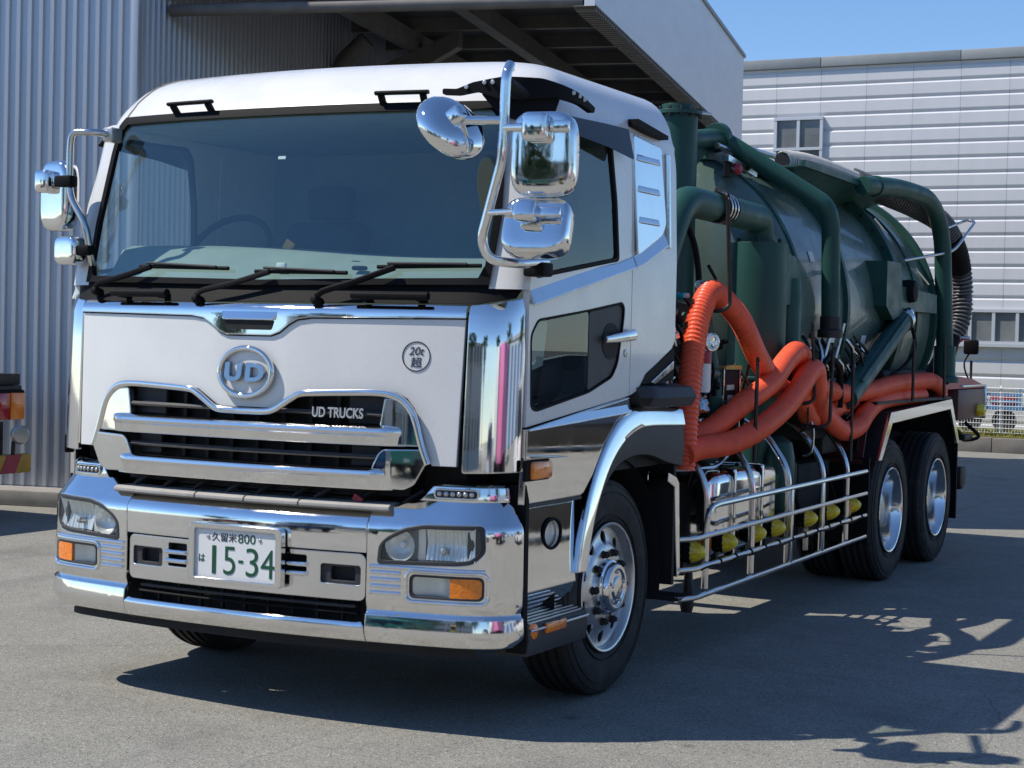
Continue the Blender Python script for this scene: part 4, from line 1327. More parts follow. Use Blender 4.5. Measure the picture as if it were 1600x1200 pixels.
for u, z in ((.905, 2.772), (.985, 2.79), (1.02, 2.79), (1.33, 2.765), (1.37, 2.757), (1.41, 2.748)):
    part('bracket_bolt', SATIN, ma, lambda b: b.lathe([(.010, 0), (.010, .006), (.001, .007)], V(skin(u, z, .066, .30)), (u - .9, -1, 0), 10))
part('stay_arm', BLACK, ma, lambda b: b.tube([(1.278, -.01, 2.735), (1.17, .36, 2.735)], .022, 10))
part('stay_foot', BLACK, ma, lambda b: b.box((1.285, .30, 1.985), (.10, .10, .06), bevel=.012))


def shell(b, c, w, h, dpt, rot, n=20, e=4.0):
    """rounded mirror housing: superellipse face, domed back"""
    rows = []
    for k, (sc, dd) in enumerate(((.90, -.5), (.97, -.42), (1.0, -.25), (1.0, .10), (.99, .24), (.965, .34), (.92, .41), (.85, .445), (.6, .465), (.3, .47), (.02, .472))):
        row = []
        for i in range(48):
            a = 2 * math.pi * i / 48
            ca, sa = math.cos(a), math.sin(a)
            q = (abs(ca) ** e + abs(sa) ** e) ** (-1 / e)
            row.append(V(c) + rot @ V((ca * q * w / 2 * sc, -dd * dpt, sa * q * h / 2 * sc)))
        rows.append(row)
    b.rings(rows, True)


rm = Matrix.Rotation(R(8), 3, 'Z')
m1 = part('main_mirror', CHROME, truck, lambda b: shell(b, (1.435, .03, 2.437), .275, .345, .10, rm))
part('mirror_face', mat('mirror_face_black', (.02, .02, .02), .2), m1, lambda b: shell(b, V((1.435, .03, 2.437)) + rm @ V((0, .055, 0)), .25, .32, .01, rm))
part('mirror_arm', CHROME, m1, lambda b: b.tube([(1.27, -.02, 2.545), (1.42, -.05, 2.540)], .018, 12))
part('mirror_clamp', CHROME, m1, lambda b: b.box((1.435, -.055, 2.540), (.105, .08, .115), rm, bevel=.02, seg=3))
part('clamp_band', CHROME2, m1, lambda b: b.box((1.525, -.018, 2.545), (.08, .03, .045), rm, bevel=.006))
rm = rm @ Matrix.Rotation(R(-20), 3, 'X')
m2 = part('wide_mirror', CHROME, truck, lambda b: shell(b, (1.41, .03, 2.142), .285, .248, .11, rm))
part('mirror_face', MATS['mirror_face_black'], m2, lambda b: shell(b, V((1.41, .03, 2.142)) + rm @ V((0, .06, 0)), .26, .225, .01, rm))
part('mirror_arm', CHROME, m2, lambda b: b.tube([(1.205, -.01, 2.202), (1.39, -.05, 2.205)], .014, 12))
part('mirror_clamp', CHROME, m2, lambda b: b.box((1.40, -.06, 2.205), (.095, .07, .085), rm, bevel=.018, seg=3))
part('clamp_band', CHROME2, m2, lambda b: b.box((1.49, -.03, 2.200), (.10, .03, .04), rm, bevel=.006))


def dish(b, c, r, ax):
    b.lathe([(r * .96, -.030), (r, -.012), (r * .985, .006), (r * .93, .024), (r * .78, .044), (r * .55, .060), (r * .3, .068), (.001, .071)], c, ax, 44)


m3 = part('round_mirror', CHROME, truck, lambda b: dish(b, (1.035, -.03, 2.555), .158, (.74, -.30, .60)))
part('mirror_arm', CHROME, m3, lambda b: b.tube([(1.27, -.02, 2.575), (1.10, -.07, 2.575)], .018, 12))
part('mirror_socket', CHROME, m3, lambda b: b.box((1.085, -.075, 2.590), (.085, .08, .075), Matrix.Rotation(R(-30), 3, 'Y'), bevel=.02, seg=3))
# ---- mirrors, other side
mb_ = part('mirror_stay', STEEL, truck, lambda b: b.tube(fillet([(-1.02, .34, 2.625), (-1.05, .22, 2.63), (-1.178, .20, 2.632), (-1.188, .20, 2.56), (-1.188, .2, 2.33), (-1.085, .2, 2.19), (-1.065, .22, 2.02), (-1.09, .30, 1.96)], .06), .017, 12))
part('stay_foot', SATIN, mb_, lambda b: b.box((-1.03, .32, 2.625), (.06, .08, .07), bevel=.01))
m4 = part('main_mirror', CHROME, truck, lambda b: shell(b, (-1.285, .24, 2.33), .20, .34, .10, Matrix.Rotation(R(-12), 3, 'Z')))
part('mirror_clamp', CHROME, m4, lambda b: b.box((-1.315, .17, 2.395), (.085, .07, .11), bevel=.02, seg=3))
part('mirror_arm', BLACK, m4, lambda b: b.box((-1.20, .19, 2.395), (.10, .06, .055), bevel=.01))
m5 = part('wide_mirror', CHROME, truck, lambda b: shell(b, (-1.195, .22, 2.065), .16, .14, .09, Matrix.Rotation(R(-12), 3, 'Z')))
part('mirror_arm', BLACK, m5, lambda b: b.box((-1.10, .21, 2.065), (.10, .06, .05), bevel=.012))

# ---- chassis
for sg in (1, -1):
    part('frame_rail', CHASSIS, truck, lambda b: b.box((sg * .40, 4.9, .86), (.09, 8.6, .26), bevel=.008))
    part('sub_frame', GREEN, truck, lambda b: b.box((sg * .44, 5.9, 1.06), (.12, 6.6, .13), bevel=.008))
part('engine', CHASSIS, truck, lambda b: b.box((0, 1.0, .78), (.75, 1.2, .55), bevel=.05))
part('front_axle', CHASSIS, truck, lambda b: b.box((0, 1.334, .47), (1.9, .14, .14), bevel=.02))
for y in (6.333, 7.70):
    part('rear_axle', CHASSIS, truck, lambda b: b.lathe([(.10, -.8), (.10, -.25), (.22, -.12), (.22, .12), (.10, .25), (.10, .8)], (0, y, .52), (1, 0, 0), 20))
for y in (2.4, 4.0, 5.4, 8.9):
    part('cross_member', CHASSIS, truck, lambda b: b.box((0, y, .86), (.75, .10, .18), bevel=.01))

# ---- wheels
def tyre_prof():
    h = [(.300, -.105), (.320, -.122), (.345, -.131), (.40, -.139), (.44, -.137), (.478, -.130), (.499, -.121), (.511, -.108)]
    tread = []
    for a in (-.075, -.025, .025, .075):
        tread += [(.5155, a - .013), (.502, a - .009), (.502, a + .009), (.5155, a + .013)]
    return h + tread + [(r, -x) for r, x in reversed(h)]


def wheel(xc, y, sg, front, outer=True):
    z = .515
    w = part('wheel', RUBBER, truck, lambda b: b.lathe(tyre_prof(), (sg * xc, y, z), (sg, 0, 0), 72, cap=False), smooth=30)
    for rr in (.345, .455, .487):
        part('sidewall_line', RUBBER, w, lambda b: b.lathe([(rr - .004, .126), (rr - .002, .1385 if rr < .47 else .131), (rr + .002, .1385 if rr < .47 else .131), (rr + .004, .124)], (sg * xc, y, z), (sg, 0, 0), 64, cap=False))
    if not outer:
        return w
    c = (sg * xc, y, z)
    if front:
        part('rim', ALU, w, lambda b: b.lathe([(.298, .10), (.306, .122), (.311, .134), (.307, .139), (.298, .136), (.291, .122), (.288, .100), (.285, .085), (.274, .070), (.274, .0)], c, (sg, 0, 0), 72, cap=False))
        R_H = ([.10, .14, .182, .195, .205, .215, .230, .250, .270, .288], [.124, .125, .124, .120, .113, .106, .100, .096, .094, .098])
        hl_ = [circ(.238 * math.cos(a), .238 * math.sin(a), .030, 18) for a in [2 * math.pi * (k + .5) / 10 for k in range(10)]]
        out = circ(0, 0, .287, 96)
        fn = lambda u, v, d: (sg * (xc + float(np.interp(math.hypot(u, v), *R_H)) + d), y + u * sg, z + v)
        part('wheel_disc', ALU, w, lambda b: b.sheet(out, hl_ + [circ(0, 0, .10, 40)], thick=.012, fn=fn, cu=frange(-.27, .27, .018), cv=frange(-.27, .27, .018)), smooth=60)
        hub_h = .124
    else:
        part('rim', ALU2, w, lambda b: b.lathe([(.298, .10), (.306, .122), (.311, .134), (.307, .139), (.298, .136), (.288, .120), (.283, .06), (.270, .02), (.268, -.07), (.255, -.095), (.235, -.10)], c, (sg, 0, 0), 72, cap=False))
        R_H = ([.10, .176, .20, .225, .26], [-.06, -.06, -.068, -.085, -.098])
        hl_ = [circ(.212 * math.cos(a), .212 * math.sin(a), .026, 16) for a in [2 * math.pi * (k + .5) / 10 for k in range(10)]]
        fn = lambda u, v, d: (sg * (xc + float(np.interp(math.hypot(u, v), *R_H)) + d), y + u * sg, z + v)
        part('wheel_disc', ALU2, w, lambda b: b.sheet(circ(0, 0, .26, 80), hl_ + [circ(0, 0, .10, 40)], thick=.012, fn=fn, cu=frange(-.27, .27, .03), cv=frange(-.27, .27, .03)), smooth=60)
        hub_h = -.06
    part('wheel_well', VOID, w, lambda b: b.lathe([(.27, hub_h - .09), (.001, hub_h - .09)], c, (sg, 0, 0), 32, cap=False))
    if front:
        part('hub', CHROME2, w, lambda b: b.lathe([(.135, hub_h - .01), (.132, hub_h + .022), (.120, hub_h + .028), (.116, hub_h + .05), (.108, hub_h + .058), (.092, hub_h + .058), (.086, hub_h + .05), (.060, hub_h + .052), (.05, hub_h + .062), (.03, hub_h + .064), (.001, hub_h + .064)], c, (sg, 0, 0), 48))
        for k in range(5):
            a = 2 * math.pi * k / 5 + .3
            part('hub_bolt', SATIN, w, lambda b: b.lathe([(.009, 0), (.009, .010), (.001, .012)], (sg * (xc + hub_h + .05), y + .076 * math.cos(a), z + .076 * math.sin(a)), (sg, 0, 0), 6))
    else:
        part('hub', GREEN if False else SATIN, w, lambda b: b.lathe([(.13, hub_h - .01), (.128, hub_h + .09), (.11, hub_h + .12), (.06, hub_h + .13), (.001, hub_h + .13)], c, (sg, 0, 0), 36))
    for k in range(10):
        a = 2 * math.pi * k / 10
        part('wheel_nut', IRON if front else SATIN, w, lambda b: b.lathe([(.020, 0), (.020, .006), (.0165, .008), (.0165, .026), (.011, .029), (.010, .036), (.001, .037)], (sg * (xc + hub_h), y + .1675 * math.cos(a), z + .1675 * math.sin(a)), (sg, 0, 0), 6), smooth=25)
    return w


for sg in (1, -1):
    wheel(1.055, 1.334, sg, True)
    for y in (6.333, 7.70):
        wheel(1.078, y, sg, False)
        wheel(.765, y, sg, False, outer=False)

# ---- rear mudguards
for sg in (1, -1):
    path = [(5.885, .895), (6.185, 1.228), (8.03, 1.29), (8.33, .93), (8.40, .62)]
    inner = [(5.965, .895), (6.225, 1.150), (7.995, 1.212), (8.26, .92), (8.32, .62)]
    tr = part('mudguard_trim', CHROME2, truck, lambda b: b.rings([[(sg * 1.212, *o_), (sg * 1.236, *o_), (sg * 1.236, *i_), (sg * 1.212, *i_)] for o_, i_ in zip(path[:4], inner[:4])], True), smooth=25)
    part('mudguard', CHASSIS, truck, lambda b: b.rings([[(sg * .60, y, z), (sg * 1.21, y, z), (sg * 1.21, y, z - .012), (sg * .60, y, z - .012)] for y, z in path[:4]], True), smooth=25)
    part('mudflap', BLACK, truck, lambda b: b.box((sg * .92, 8.39, .62), (.58, .025, .66)))
    part('mudflap', BLACK, truck, lambda b: b.box((sg * .92, 5.78, .62), (.56, .025, .60)))
    part('mudguard_panel', MARROON, truck, lambda b: b.box((sg * .80, 5.83, 1.03), (.7, .02, .34), Matrix.Rotation(-.4, 3, 'X')))
    part('underrun_block', CHASSIS, truck, lambda b: b.box((sg * 1.06, 8.72, .62), (.26, .20, .16), bevel=.015))
part('rear_underrun', CHASSIS, truck, lambda b: b.box((0, 9.1, .55), (2.2, .10, .14), bevel=.015))
tf = part('tail_frame', MARROON, truck, lambda b: b.box((0, 9.0, 1.23), (2.36, 1.0, .26), bevel=.015))
part('tail_top', REDP, tf, lambda b: b.prism([(8.1, 1.40), (8.5, 1.47), (9.0, 1.45), (9.5, 1.385), (9.5, 1.365), (8.1, 1.365)], 'x', .55, 1.17))
part('tail_edge', STEEL, tf, lambda b: b.box((1.06, 9.05, 1.385), (.26, .85, .02), bevel=.006))
part('tail_lamp', YELLOW, tf, lambda b: b.lathe([(.06, 0), (.06, .02), (.04, .06), (.001, .075)], (1.18, 9.25, 1.17), (1, 0, 0), 18))
part('tail_marker', AMBER, tf, lambda b: b.box((1.185, 9.44, 1.16), (.02, .05, .10), bevel=.006))
part('tail_end_plate', STEEL, tf, lambda b: b.box((1.12, 9.52, 1.24), (.14, .02, .30), bevel=.006))
part('trailing_cable', BLACK, truck, lambda b: b.tube(spline([(1.0, 8.6, 1.08), (1.08, 9.0, .98), (1.05, 9.3, .90), (1.15, 9.45, .93), (1.05, 9.35, 1.05)], .04), .016, 8))
part('rear_valve', IRON, truck, lambda b: b.box((1.05, 9.25, .93), (.12, .30, .05), bevel=.015))
wl2 = part('work_lamp', BLACK, truck, lambda b: b.box((1.08, 9.36, 1.72), (.13, .09, .13), Matrix.Rotation(.2, 3, 'Z'), bevel=.02))
part('lamp_post', DGREY, wl2, lambda b: b.tube([(1.08, 9.38, 1.38), (1.08, 9.38, 1.60)], .012, 8))
part('lamp_cable', BLACK, wl2, lambda b: b.tube(spline([(1.06, 9.37, 1.66), (1.03, 9.33, 1.58), (1.05, 9.33, 1.48), (1.09, 9.4, 1.39)], .03), .008, 6))

# ---- tank
TZ, TR = 1.95, 1.035
head = [(TR * math.sin(a), 4.62 - .36 * math.cos(a)) for a in np.linspace(.001, math.pi / 2, 16)]
tk = part('tank', GREENT, truck, lambda b: b.lathe(head + [(TR, y) for y in np.linspace(4.7, 8.05, 8)] + [(TR * math.cos(a), 8.1 + .34 * math.sin(a)) for a in np.linspace(0, math.pi / 2 - .001, 14)], (0, 0, TZ), (0, 1, 0), 96))
for y, w_, r_, nm in ((4.63, .05, .012, 'tank_seam'), (5.62, .06, .035, 'tank_hoop'), (6.93, .11, .075, 'tank_hoop'), (7.60, .03, .012, 'tank_seam'), (8.08, .07, .045, 'tank_flange')):
    part(nm, GREEN, tk, lambda b: b.lathe([(TR - .01, y - w_ / 2), (TR + r_, y - w_ / 2), (TR + r_, y + w_ / 2), (TR - .01, y + w_ / 2)], (0, 0, TZ), (0, 1, 0), 96, cap=False), smooth=25)
part('walkway', GREEN, tk, lambda b: b.prism([(-.35, 2.93), (-.35, 3.0), (.42, 3.0), (.42, 2.90), (.36, 2.90), (.36, 2.96), (-.30, 2.96)], 'y', 4.5, 8.0))
part('walkway_rail', STEEL, tk, lambda b: b.tube([(.50, 4.45, 2.98), (.64, 5.9, 2.86)], .022, 8))
part('walkway_rail', STEEL, tk, lambda b: b.tube([(.36, 4.35, 3.07), (.40, 6.9, 3.06)], .020, 8))
part('sight_strip', STEEL, tk, lambda b: b.box((.60, 4.62, 2.86), (.05, .55, .04), Matrix.Rotation(-.1, 3, 'X')))
part('relief_valve', IRON, tk, lambda b: b.tube([(.56, 4.50, 2.78), (.56, 4.50, 2.93)], .026, 10))
part('valve_knob', REDP, tk, lambda b: b.lathe([(.035, 0), (.04, .02), (.02, .04)], (.62, 4.50, 2.83), (1, -.3, 0), 12))
for sg in (1, -1):
    for y in (4.9, 6.0, 7.3):
        part('tank_saddle', GREEN, truck, lambda b: b.prism([(sg * .38, 1.12), (sg * .80, 1.12), (sg * .86, 1.40), (sg * .62, 1.14 + .02)], 'y', y - .05, y + .05))
# tilting bracket and ram
part('ram_bracket', GREEN, truck, lambda b: b.prism([(6.35, 2.33), (6.72, 2.33), (6.82, 2.05), (6.80, 1.95), (6.55, 1.90), (6.35, 2.0)], 'x', .95, 1.13))
part('hinge_beam', GREEN, truck, lambda b: b.prism([(6.85, 2.16), (7.9, 2.13), (7.9, 1.98), (6.85, 1.98)], 'x', .97, 1.12))
part('hinge_pin', BLACK, truck, lambda b: b.lathe([(.085, -.06), (.09, 0), (.08, .05), (.03, .06)], (1.12, 7.03, 2.13), (1, 0, 0), 20))
rm_ = part('hydraulic_ram', GREEN, truck, lambda b: b.tube([(1.12, 6.86, 1.90), (1.12, 5.45, 1.34)], .082, 18, flat=(1, .9)))
part('ram_rod', CHROME2, rm_, lambda b: b.tube([(1.12, 7.02, 1.965), (1.12, 6.86, 1.90)], .045, 14))
part('ram_collar', STEEL, rm_, lambda b: b.tube([(1.12, 6.90, 1.916), (1.12, 6.84, 1.892)], .088, 18))
part('ram_pipe', GREEN, rm_, lambda b: b.tube([(1.19, 6.72, 1.93), (1.19, 5.55, 1.46)], .014, 8))
part('ram_hose', BLACK, rm_, lambda b: b.tube(spline([(1.15, 7.0, 1.88), (1.17, 7.05, 1.70), (1.12, 6.9, 1.55), (1.05, 6.6, 1.45)], .04), .014, 8))
# machinery under the tank side, seen behind the hoses
for k, (c_, s_, m_) in enumerate((((.80, 5.0, 1.25), (.5, .5, .36), CHASSIS), ((.75, 5.55, 1.15), (.5, .45, .4), CHASSIS), ((.90, 7.2, 1.42), (.35, 1.3, .22), VOID), ((.7, 6.2, 1.33), (.5, .9, .12), CHASSIS), ((.95, 4.75, 1.5), (.22, .25, .35), CHASSIS))):
    part('machine_block', m_, truck, lambda b: b.box(c_, s_, bevel=.03))
rnd = random.Random(11)
for k in range(18):
    y = 4.5 + k * .09 + rnd.uniform(-.05, .05)
    z = 1.55 + rnd.uniform(-.12, .22)
    part('hydraulic_line', IRON if k % 2 else STEEL, truck, lambda b: b.tube(spline([(1.02, y, z), (1.08, y + .05, z - .08), (1.05, y + .12, z - .17), (.98, y + .10, z - .3)], .04), .010 + .006 * rnd.random(), 7))
for y, z, t in ((4.9, 1.86, .35), (5.1, 1.80, .5)):
    part('control_lever', STEEL, truck, lambda b: b.tube([(1.1, y, z - .35), (1.16, y + .10, z + .05)], .011, 8))
part('hose_guide_ring', BLACK, truck, lambda b: b.tube([(1.14, 4.98 + .26 * math.cos(a), 1.36 + .26 * math.sin(a)) for a in np.linspace(-.3, 3.3, 24)], .018, 8))
for y in (4.45, 4.65, 4.85, 5.3):
    part('valve_body', IRON, truck, lambda b: b.lathe([(.02, -.06), (.05, -.05), (.055, 0), (.045, .05), (.02, .06)], (1.04, y, 1.62), (.3, 1, .2), 12))

# bolts, labels and cable runs
for k in range(26):
    a = R(-20 + k * 8)
    part('hoop_bolt', IRON, tk, lambda b: b.lathe([(.016, 0), (.016, .018), (.001, .02)], (math.cos(a) * (TR + .04), 6.885, TZ + math.sin(a) * (TR + .04)), (0, -1, 0), 6))
for z_, y_, w_, h_, m_ in ((1.72, 5.30, .16, .10, PLATE), (1.62, 6.1, .12, .16, MATS['label_cream'] if 'label_cream' in MATS else PLATE), (2.25, 4.95, .10, .07, PLATE)):
    def lab(b):
        rows = []
        for y in (y_, y_ + w_):
            rows.append([((TR + .004) * math.cos(a), y, TZ + (TR + .004) * math.sin(a)) for a in np.linspace(math.asin((z_ - TZ) / TR), math.asin((z_ + h_ - TZ) / TR), 5)])
        b.rings(rows, closed=False)
    part('tank_label', m_, tk, lab)
rnd = random.Random(21)
for k in range(34):
    y = 4.55 + rnd.random() * 1.5
    z = 1.25 + rnd.random() * .55
    dy, dz = rnd.uniform(-.25, .35), rnd.uniform(-.35, .1)
    x = .98 + rnd.random() * .12
    part('cable', (BLACK, CHASSIS, IRON, BLACK, STEEL)[k % 5], truck, lambda b: b.tube(spline([(x, y, z), (x + .04, y + dy * .3, z + dz * .2 - .05), (x + .03, y + dy * .7, z + dz * .7 - .06), (x - .03, y + dy, z + dz)], .04), (.008, .012, .007, .015, .009)[k % 5], 6))
for k in range(16):
    y, z, x = 2.35 + rnd.random() * 1.3, 1.12 + rnd.random() * .75, .92 + rnd.random() * .16
    part('pump_fitting', (IRON, STEEL, BLACK, GREEN)[k % 4], truck, lambda b: b.lathe([(.012, -.05), (.022, -.045), (.022, -.015), (.034, -.012), (.034, .018), (.016, .022), (.014, .06)], (x, y, z), (rnd.uniform(-.5, 1), rnd.uniform(-1, 1), rnd.uniform(-1, 1)), 10))
for k in range(14):
    y, z = 2.4 + rnd.random() * 1.2, 1.2 + rnd.random() * .8
    part('cable', (BLACK, IRON)[k % 2], truck, lambda b: b.tube(spline([(1.0, y, z), (1.05, y + .1, z - .12), (1.02, y + .16, z - .25), (.95, y + .2, z - .45)], .04), .009, 6))
for y in (2.9, 3.6, 4.3, 5.1):
    part('cable', BLACK, truck, lambda b: b.tube(spline([(1.0, y, .98), (1.06, y + .1, .84), (1.1, y + .2, .66), (1.08, y + .25, .55)], .04), .012, 6))

# ---- column, cyclone and pipes between cab and tank
col = part('silencer_column', GREEN, truck, lambda b: b.lathe([(.125, 0), (.125, 1.18)], (.40, 4.02, 1.95), (0, 0, 1), 32))
part('column_flange', GREEN, col, lambda b: b.lathe([(.152, 3.125), (.152, 3.15), (.135, 3.152), (.105, 3.155), (.105, 3.19), (.001, 3.195)], (.40, 4.02, 0), (0, 0, 1), 32))
for k in range(12):
    a = k * math.pi / 6
    part('flange_bolt', IRON, col, lambda b: b.lathe([(.011, -.04), (.011, .02), (.001, .022)], (.40 + .14 * math.cos(a), 4.02 + .14 * math.sin(a), 3.15), (0, 0, 1), 6))
part('column_handle', STEEL, col, lambda b: b.tube([(.40, 4.2, 3.17), (.46, 4.42, 3.18)], .012, 8))
pp = part('vacuum_pipe', GREEN, truck, lambda b: b.tube(fillet([(.40, 4.12, 2.98), (.43, 4.68, 3.06), (1.10, 4.92, 2.62), (1.12, 4.97, 2.50), (1.12, 5.02, 1.84)], .12, 8), .062, 18))
part('pipe_flange', GREEN, pp, lambda b: b.tube([(.425, 4.62, 3.05), (.428, 4.68, 3.06)], .098, 20))
part('pipe_gusset', GREEN, pp, lambda b: b.prism([(4.10, 2.95), (4.55, 2.98), (4.10, 2.72)], 'x', .39, .42))
part('pipe_clamp', STEEL, pp, lambda b: b.box((1.06, 5.0, 2.18), (.20, .05, .03)))
part('pipe_foot', IRON, pp, lambda b: b.lathe([(.085, 0), (.085, .05), (.07, .06), (.07, .14)], (1.12, 5.02, 1.75), (0, 0, 1), 16))
p2 = part('cyclone_inlet_pipe', GREEN, truck, lambda b: b.tube(fillet([(.85, 2.70, 2.12), (.88, 2.90, 2.50), (.885, 4.24, 2.485), (.87, 4.27, 2.33)], .16, 8), .088, 22))
part('pipe_coupling', BLACK, p2, lambda b: b.tube([(.905, 3.38, 2.494), (.91, 3.56, 2.491)], .091, 22))
for y in (3.42, 3.47, 3.52):
    part('hose_clip', STEEL, p2, lambda b: b.tube([(.906, y, 2.493), (.906, y + .016, 2.493)], .095, 22))
part('clip_screw', IRON, p2, lambda b: b.box((.906, 3.46, 2.59), (.02, .14, .03)))
part('inlet_stub', GREEN, p2, lambda b: b.lathe([(.07, 2.28), (.07, 2.42)], (.87, 4.27, 0), (0, 0, 1), 18))
cy = part('cyclone', GREEN, truck, lambda b: b.lathe([(.001, 2.335), (.183, 2.333), (.183, 1.46), (.165, 1.38), (.075, .98), (.07, .80)], (.87, 4.27, 0), (0, 0, 1), 36))
part('cyclone_lid', GREEN, cy, lambda b: b.lathe([(.10, 2.335), (.10, 2.352), (.001, 2.353)], (.87, 4.27, 0), (0, 0, 1), 24))
for a in (0.3, 2.0, 3.6, 5.0):
    part('lid_bolt', IRON, cy, lambda b: b.lathe([(.012, 0), (.012, .028), (.001, .03)], (.87 + .13 * math.cos(a), 4.27 + .13 * math.sin(a), 2.335), (0, 0, 1), 6))
part('cyclone_band', GREEN, cy, lambda b: b.lathe([(.183, 1.47), (.189, 1.475), (.189, 1.49), (.183, 1.495)], (.87, 4.27, 0), (0, 0, 1), 36, cap=False))
part('side_duct', GREEN, truck, lambda b: b.prism([(4.24, 2.28), (4.50, 2.26), (4.62, 2.18), (4.62, 2.02), (4.50, 1.96), (4.24, 1.94)], 'x', .86, 1.04))
part('duct_drop', GREEN, truck, lambda b: b.lathe([(.075, 2.12), (.082, 2.0), (.082, 1.72), (.09, 1.715), (.09, 1.69)], (1.0, 4.50, 0), (0, 0, 1), 20))
# things in the gap behind the cab
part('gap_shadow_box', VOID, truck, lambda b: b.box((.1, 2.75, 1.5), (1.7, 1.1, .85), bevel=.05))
part('blower_case', GREEN, truck, lambda b: b.box((.45, 3.3, 1.25), (.9, .7, .55), bevel=.06, seg=3))
part('support_leg', GREEN, truck, lambda b: b.tube([(.92, 3.15, 1.85), (.98, 3.30, 1.18)], .068, 16))
part('small_pipe', GREEN, truck, lambda b: b.tube(fillet([(.80, 2.5, 2.13), (.92, 2.55, 2.12), (.94, 2.56, 1.70)], .08), .055, 16))
part('cross_pipe', GREEN, truck, lambda b: b.tube([(1.0, 2.3, 1.55), (1.0, 3.2, 1.52)], .035, 12))
part('pump_panel', GREEN, truck, lambda b: b.box((.86, 2.55, 1.70), (.12, .5, .10), bevel=.01))
for k, (y, z) in enumerate(((2.62, 1.95), (2.48, 1.74))):
    part('valve_handle', TEAL, truck, lambda b: b.box((1.02, y, z), (.05, .10, .03), bevel=.01))
part('drain_hose', BLACK, truck, lambda b: b.tube(spline([(.92, 2.85, 2.40), (.96, 2.92, 2.25), (.98, 2.95, 2.08), (.98, 2.95, 1.95)], .03), .018, 8))
part('ball_valve', CHROME2, truck, lambda b: b.tube([(1.0, 2.92, 2.02), (1.0, 3.16, 2.02)], .028, 12))
part('valve_lever', BLACK, truck, lambda b: b.tube([(1.02, 3.0, 2.13), (1.02, 3.12, 2.06)], .010, 6))
part('extinguisher', PLATE, truck, lambda b: b.lathe([(.045, 1.42), (.05, 1.44), (.05, 1.66), (.02, 1.69)], (1.05, 2.86, 0), (0, 0, 1), 16))
part('red_band', REDP, truck, lambda b: b.lathe([(.052, 1.58), (.052, 1.65)], (1.05, 2.86, 0), (0, 0, 1), 16))
part('pressure_gauge', CHROME2, truck, lambda b: b.lathe([(.05, -.02), (.055, 0), (.05, .02), (.03, .022), (.001, .015)], (1.10, 2.85, 1.70), (.9, -.5, 0), 20))
for k in range(9):
    part('valve_cluster', IRON if k % 2 else STEEL, truck, lambda b: b.lathe([(.015, -.05), (.03, -.03), (.035, .02), (.012, .05)], (1.0 + .05 * math.sin(k * 2.1), 2.55 + k * .07, 1.30 + .09 * math.sin(k * 1.7)), (math.sin(k), math.cos(k * 1.3), .6), 10))
pn = part('control_panel', BLACK, truck, lambda b: b.box((1.02, 3.38, 1.38), (.03, .26, .32), bevel=.008))
part('panel_edge', STEEL, pn, lambda b: [b.box((1.03, 3.25 + .27 * k, 1.36), (.02, .014, .40)) for k in (0, 1)])
for k, z in enumerate((1.46, 1.40)):
    part('panel_label', mat('label_cream', (.55, .50, .42), .6, var=.3, vscale=80), pn, lambda b: b.box((1.037, 3.36, z - .02), (.004, .12 - .04 * k, .03)))
part('panel_lip', YELPAINT, pn, lambda b: b.box((1.02, 3.38, 1.555), (.06, .27, .02)))
part('tool_box', YELPAINT, truck, lambda b: b.box((.98, 2.78, 1.22), (.10, .22, .13), bevel=.012))
part('green_brace', GREEN, truck, lambda b: b.prism([(2.55, 1.42), (2.75, 1.42), (3.15, 1.12), (2.95, 1.12)], 'x', .92, .96))
part('cab_rear_trunk', BLACK, truck, lambda b: [b.box((1.10, 2.03, 1.85 + k * .028), (.13, .07, .018)) for k in range(27)] and b.box((1.09, 2.02, 2.22), (.09, .06, .78)))
part('cab_rear_duct', BLACK, truck, lambda b: b.box((1.02, 2.06, 1.72), (.32, .13, .30), bevel=.02))
# post behind the front wheel
part('exhaust_post', STEEL, truck, lambda b: b.tube([(1.06, 2.28, .62), (1.06, 2.28, 1.22)], .045, 14))
part('blue_cap', BLUEP, truck, lambda b: b.box((1.16, 2.17, .80), (.05, .05, .11), bevel=.012))

# ---- tray with the long suction hose on the tank
ty = part('hose_tray', GREEN, truck, lambda b: b.rings([[(.25, y, z0), (x1, y, z0), (.86, y, z1), (.25, y, z1)] for y, z0, z1, x1 in ((5.15, 2.90, 2.915, .80), (5.75, 2.76, 2.91, .55), (6.3, 2.68, 2.91, .42), (6.95, 2.68, 2.90, .42), (7.55, 2.78, 2.895, .55))], True), smooth=20)
part('tray_lip', GREEN, ty, lambda b: b.box((.86, 6.35, 2.912), (.03, 2.4, .045), Matrix.Rotation(-.012, 3, 'X')))


def ribbed(b, path, r, pitch, depth, seg=14, amp=None):
    P = resample(path, pitch / 3)
    b.tube(P, r, seg, radii=[r - (0, depth * .7, depth)[i % 3] * (amp(p) if amp else 1) for i, p in enumerate(P)])


def helix(b, path, r, pitch, rt, seg=6):
    P = resample(path, pitch / 10)
    out = []
    for i, p in enumerate(P):
        t = (P[min(i + 1, len(P) - 1)] - P[max(i - 1, 0)]).normalized()
        n = (V((0, 0, 1)) - t * t.z).normalized()
        q = t.cross(n)
        a = 2 * math.pi * i / 10
        out.append(p + n * (math.cos(a) * r) + q * (math.sin(a) * r))
    b.tube(out, rt, seg)


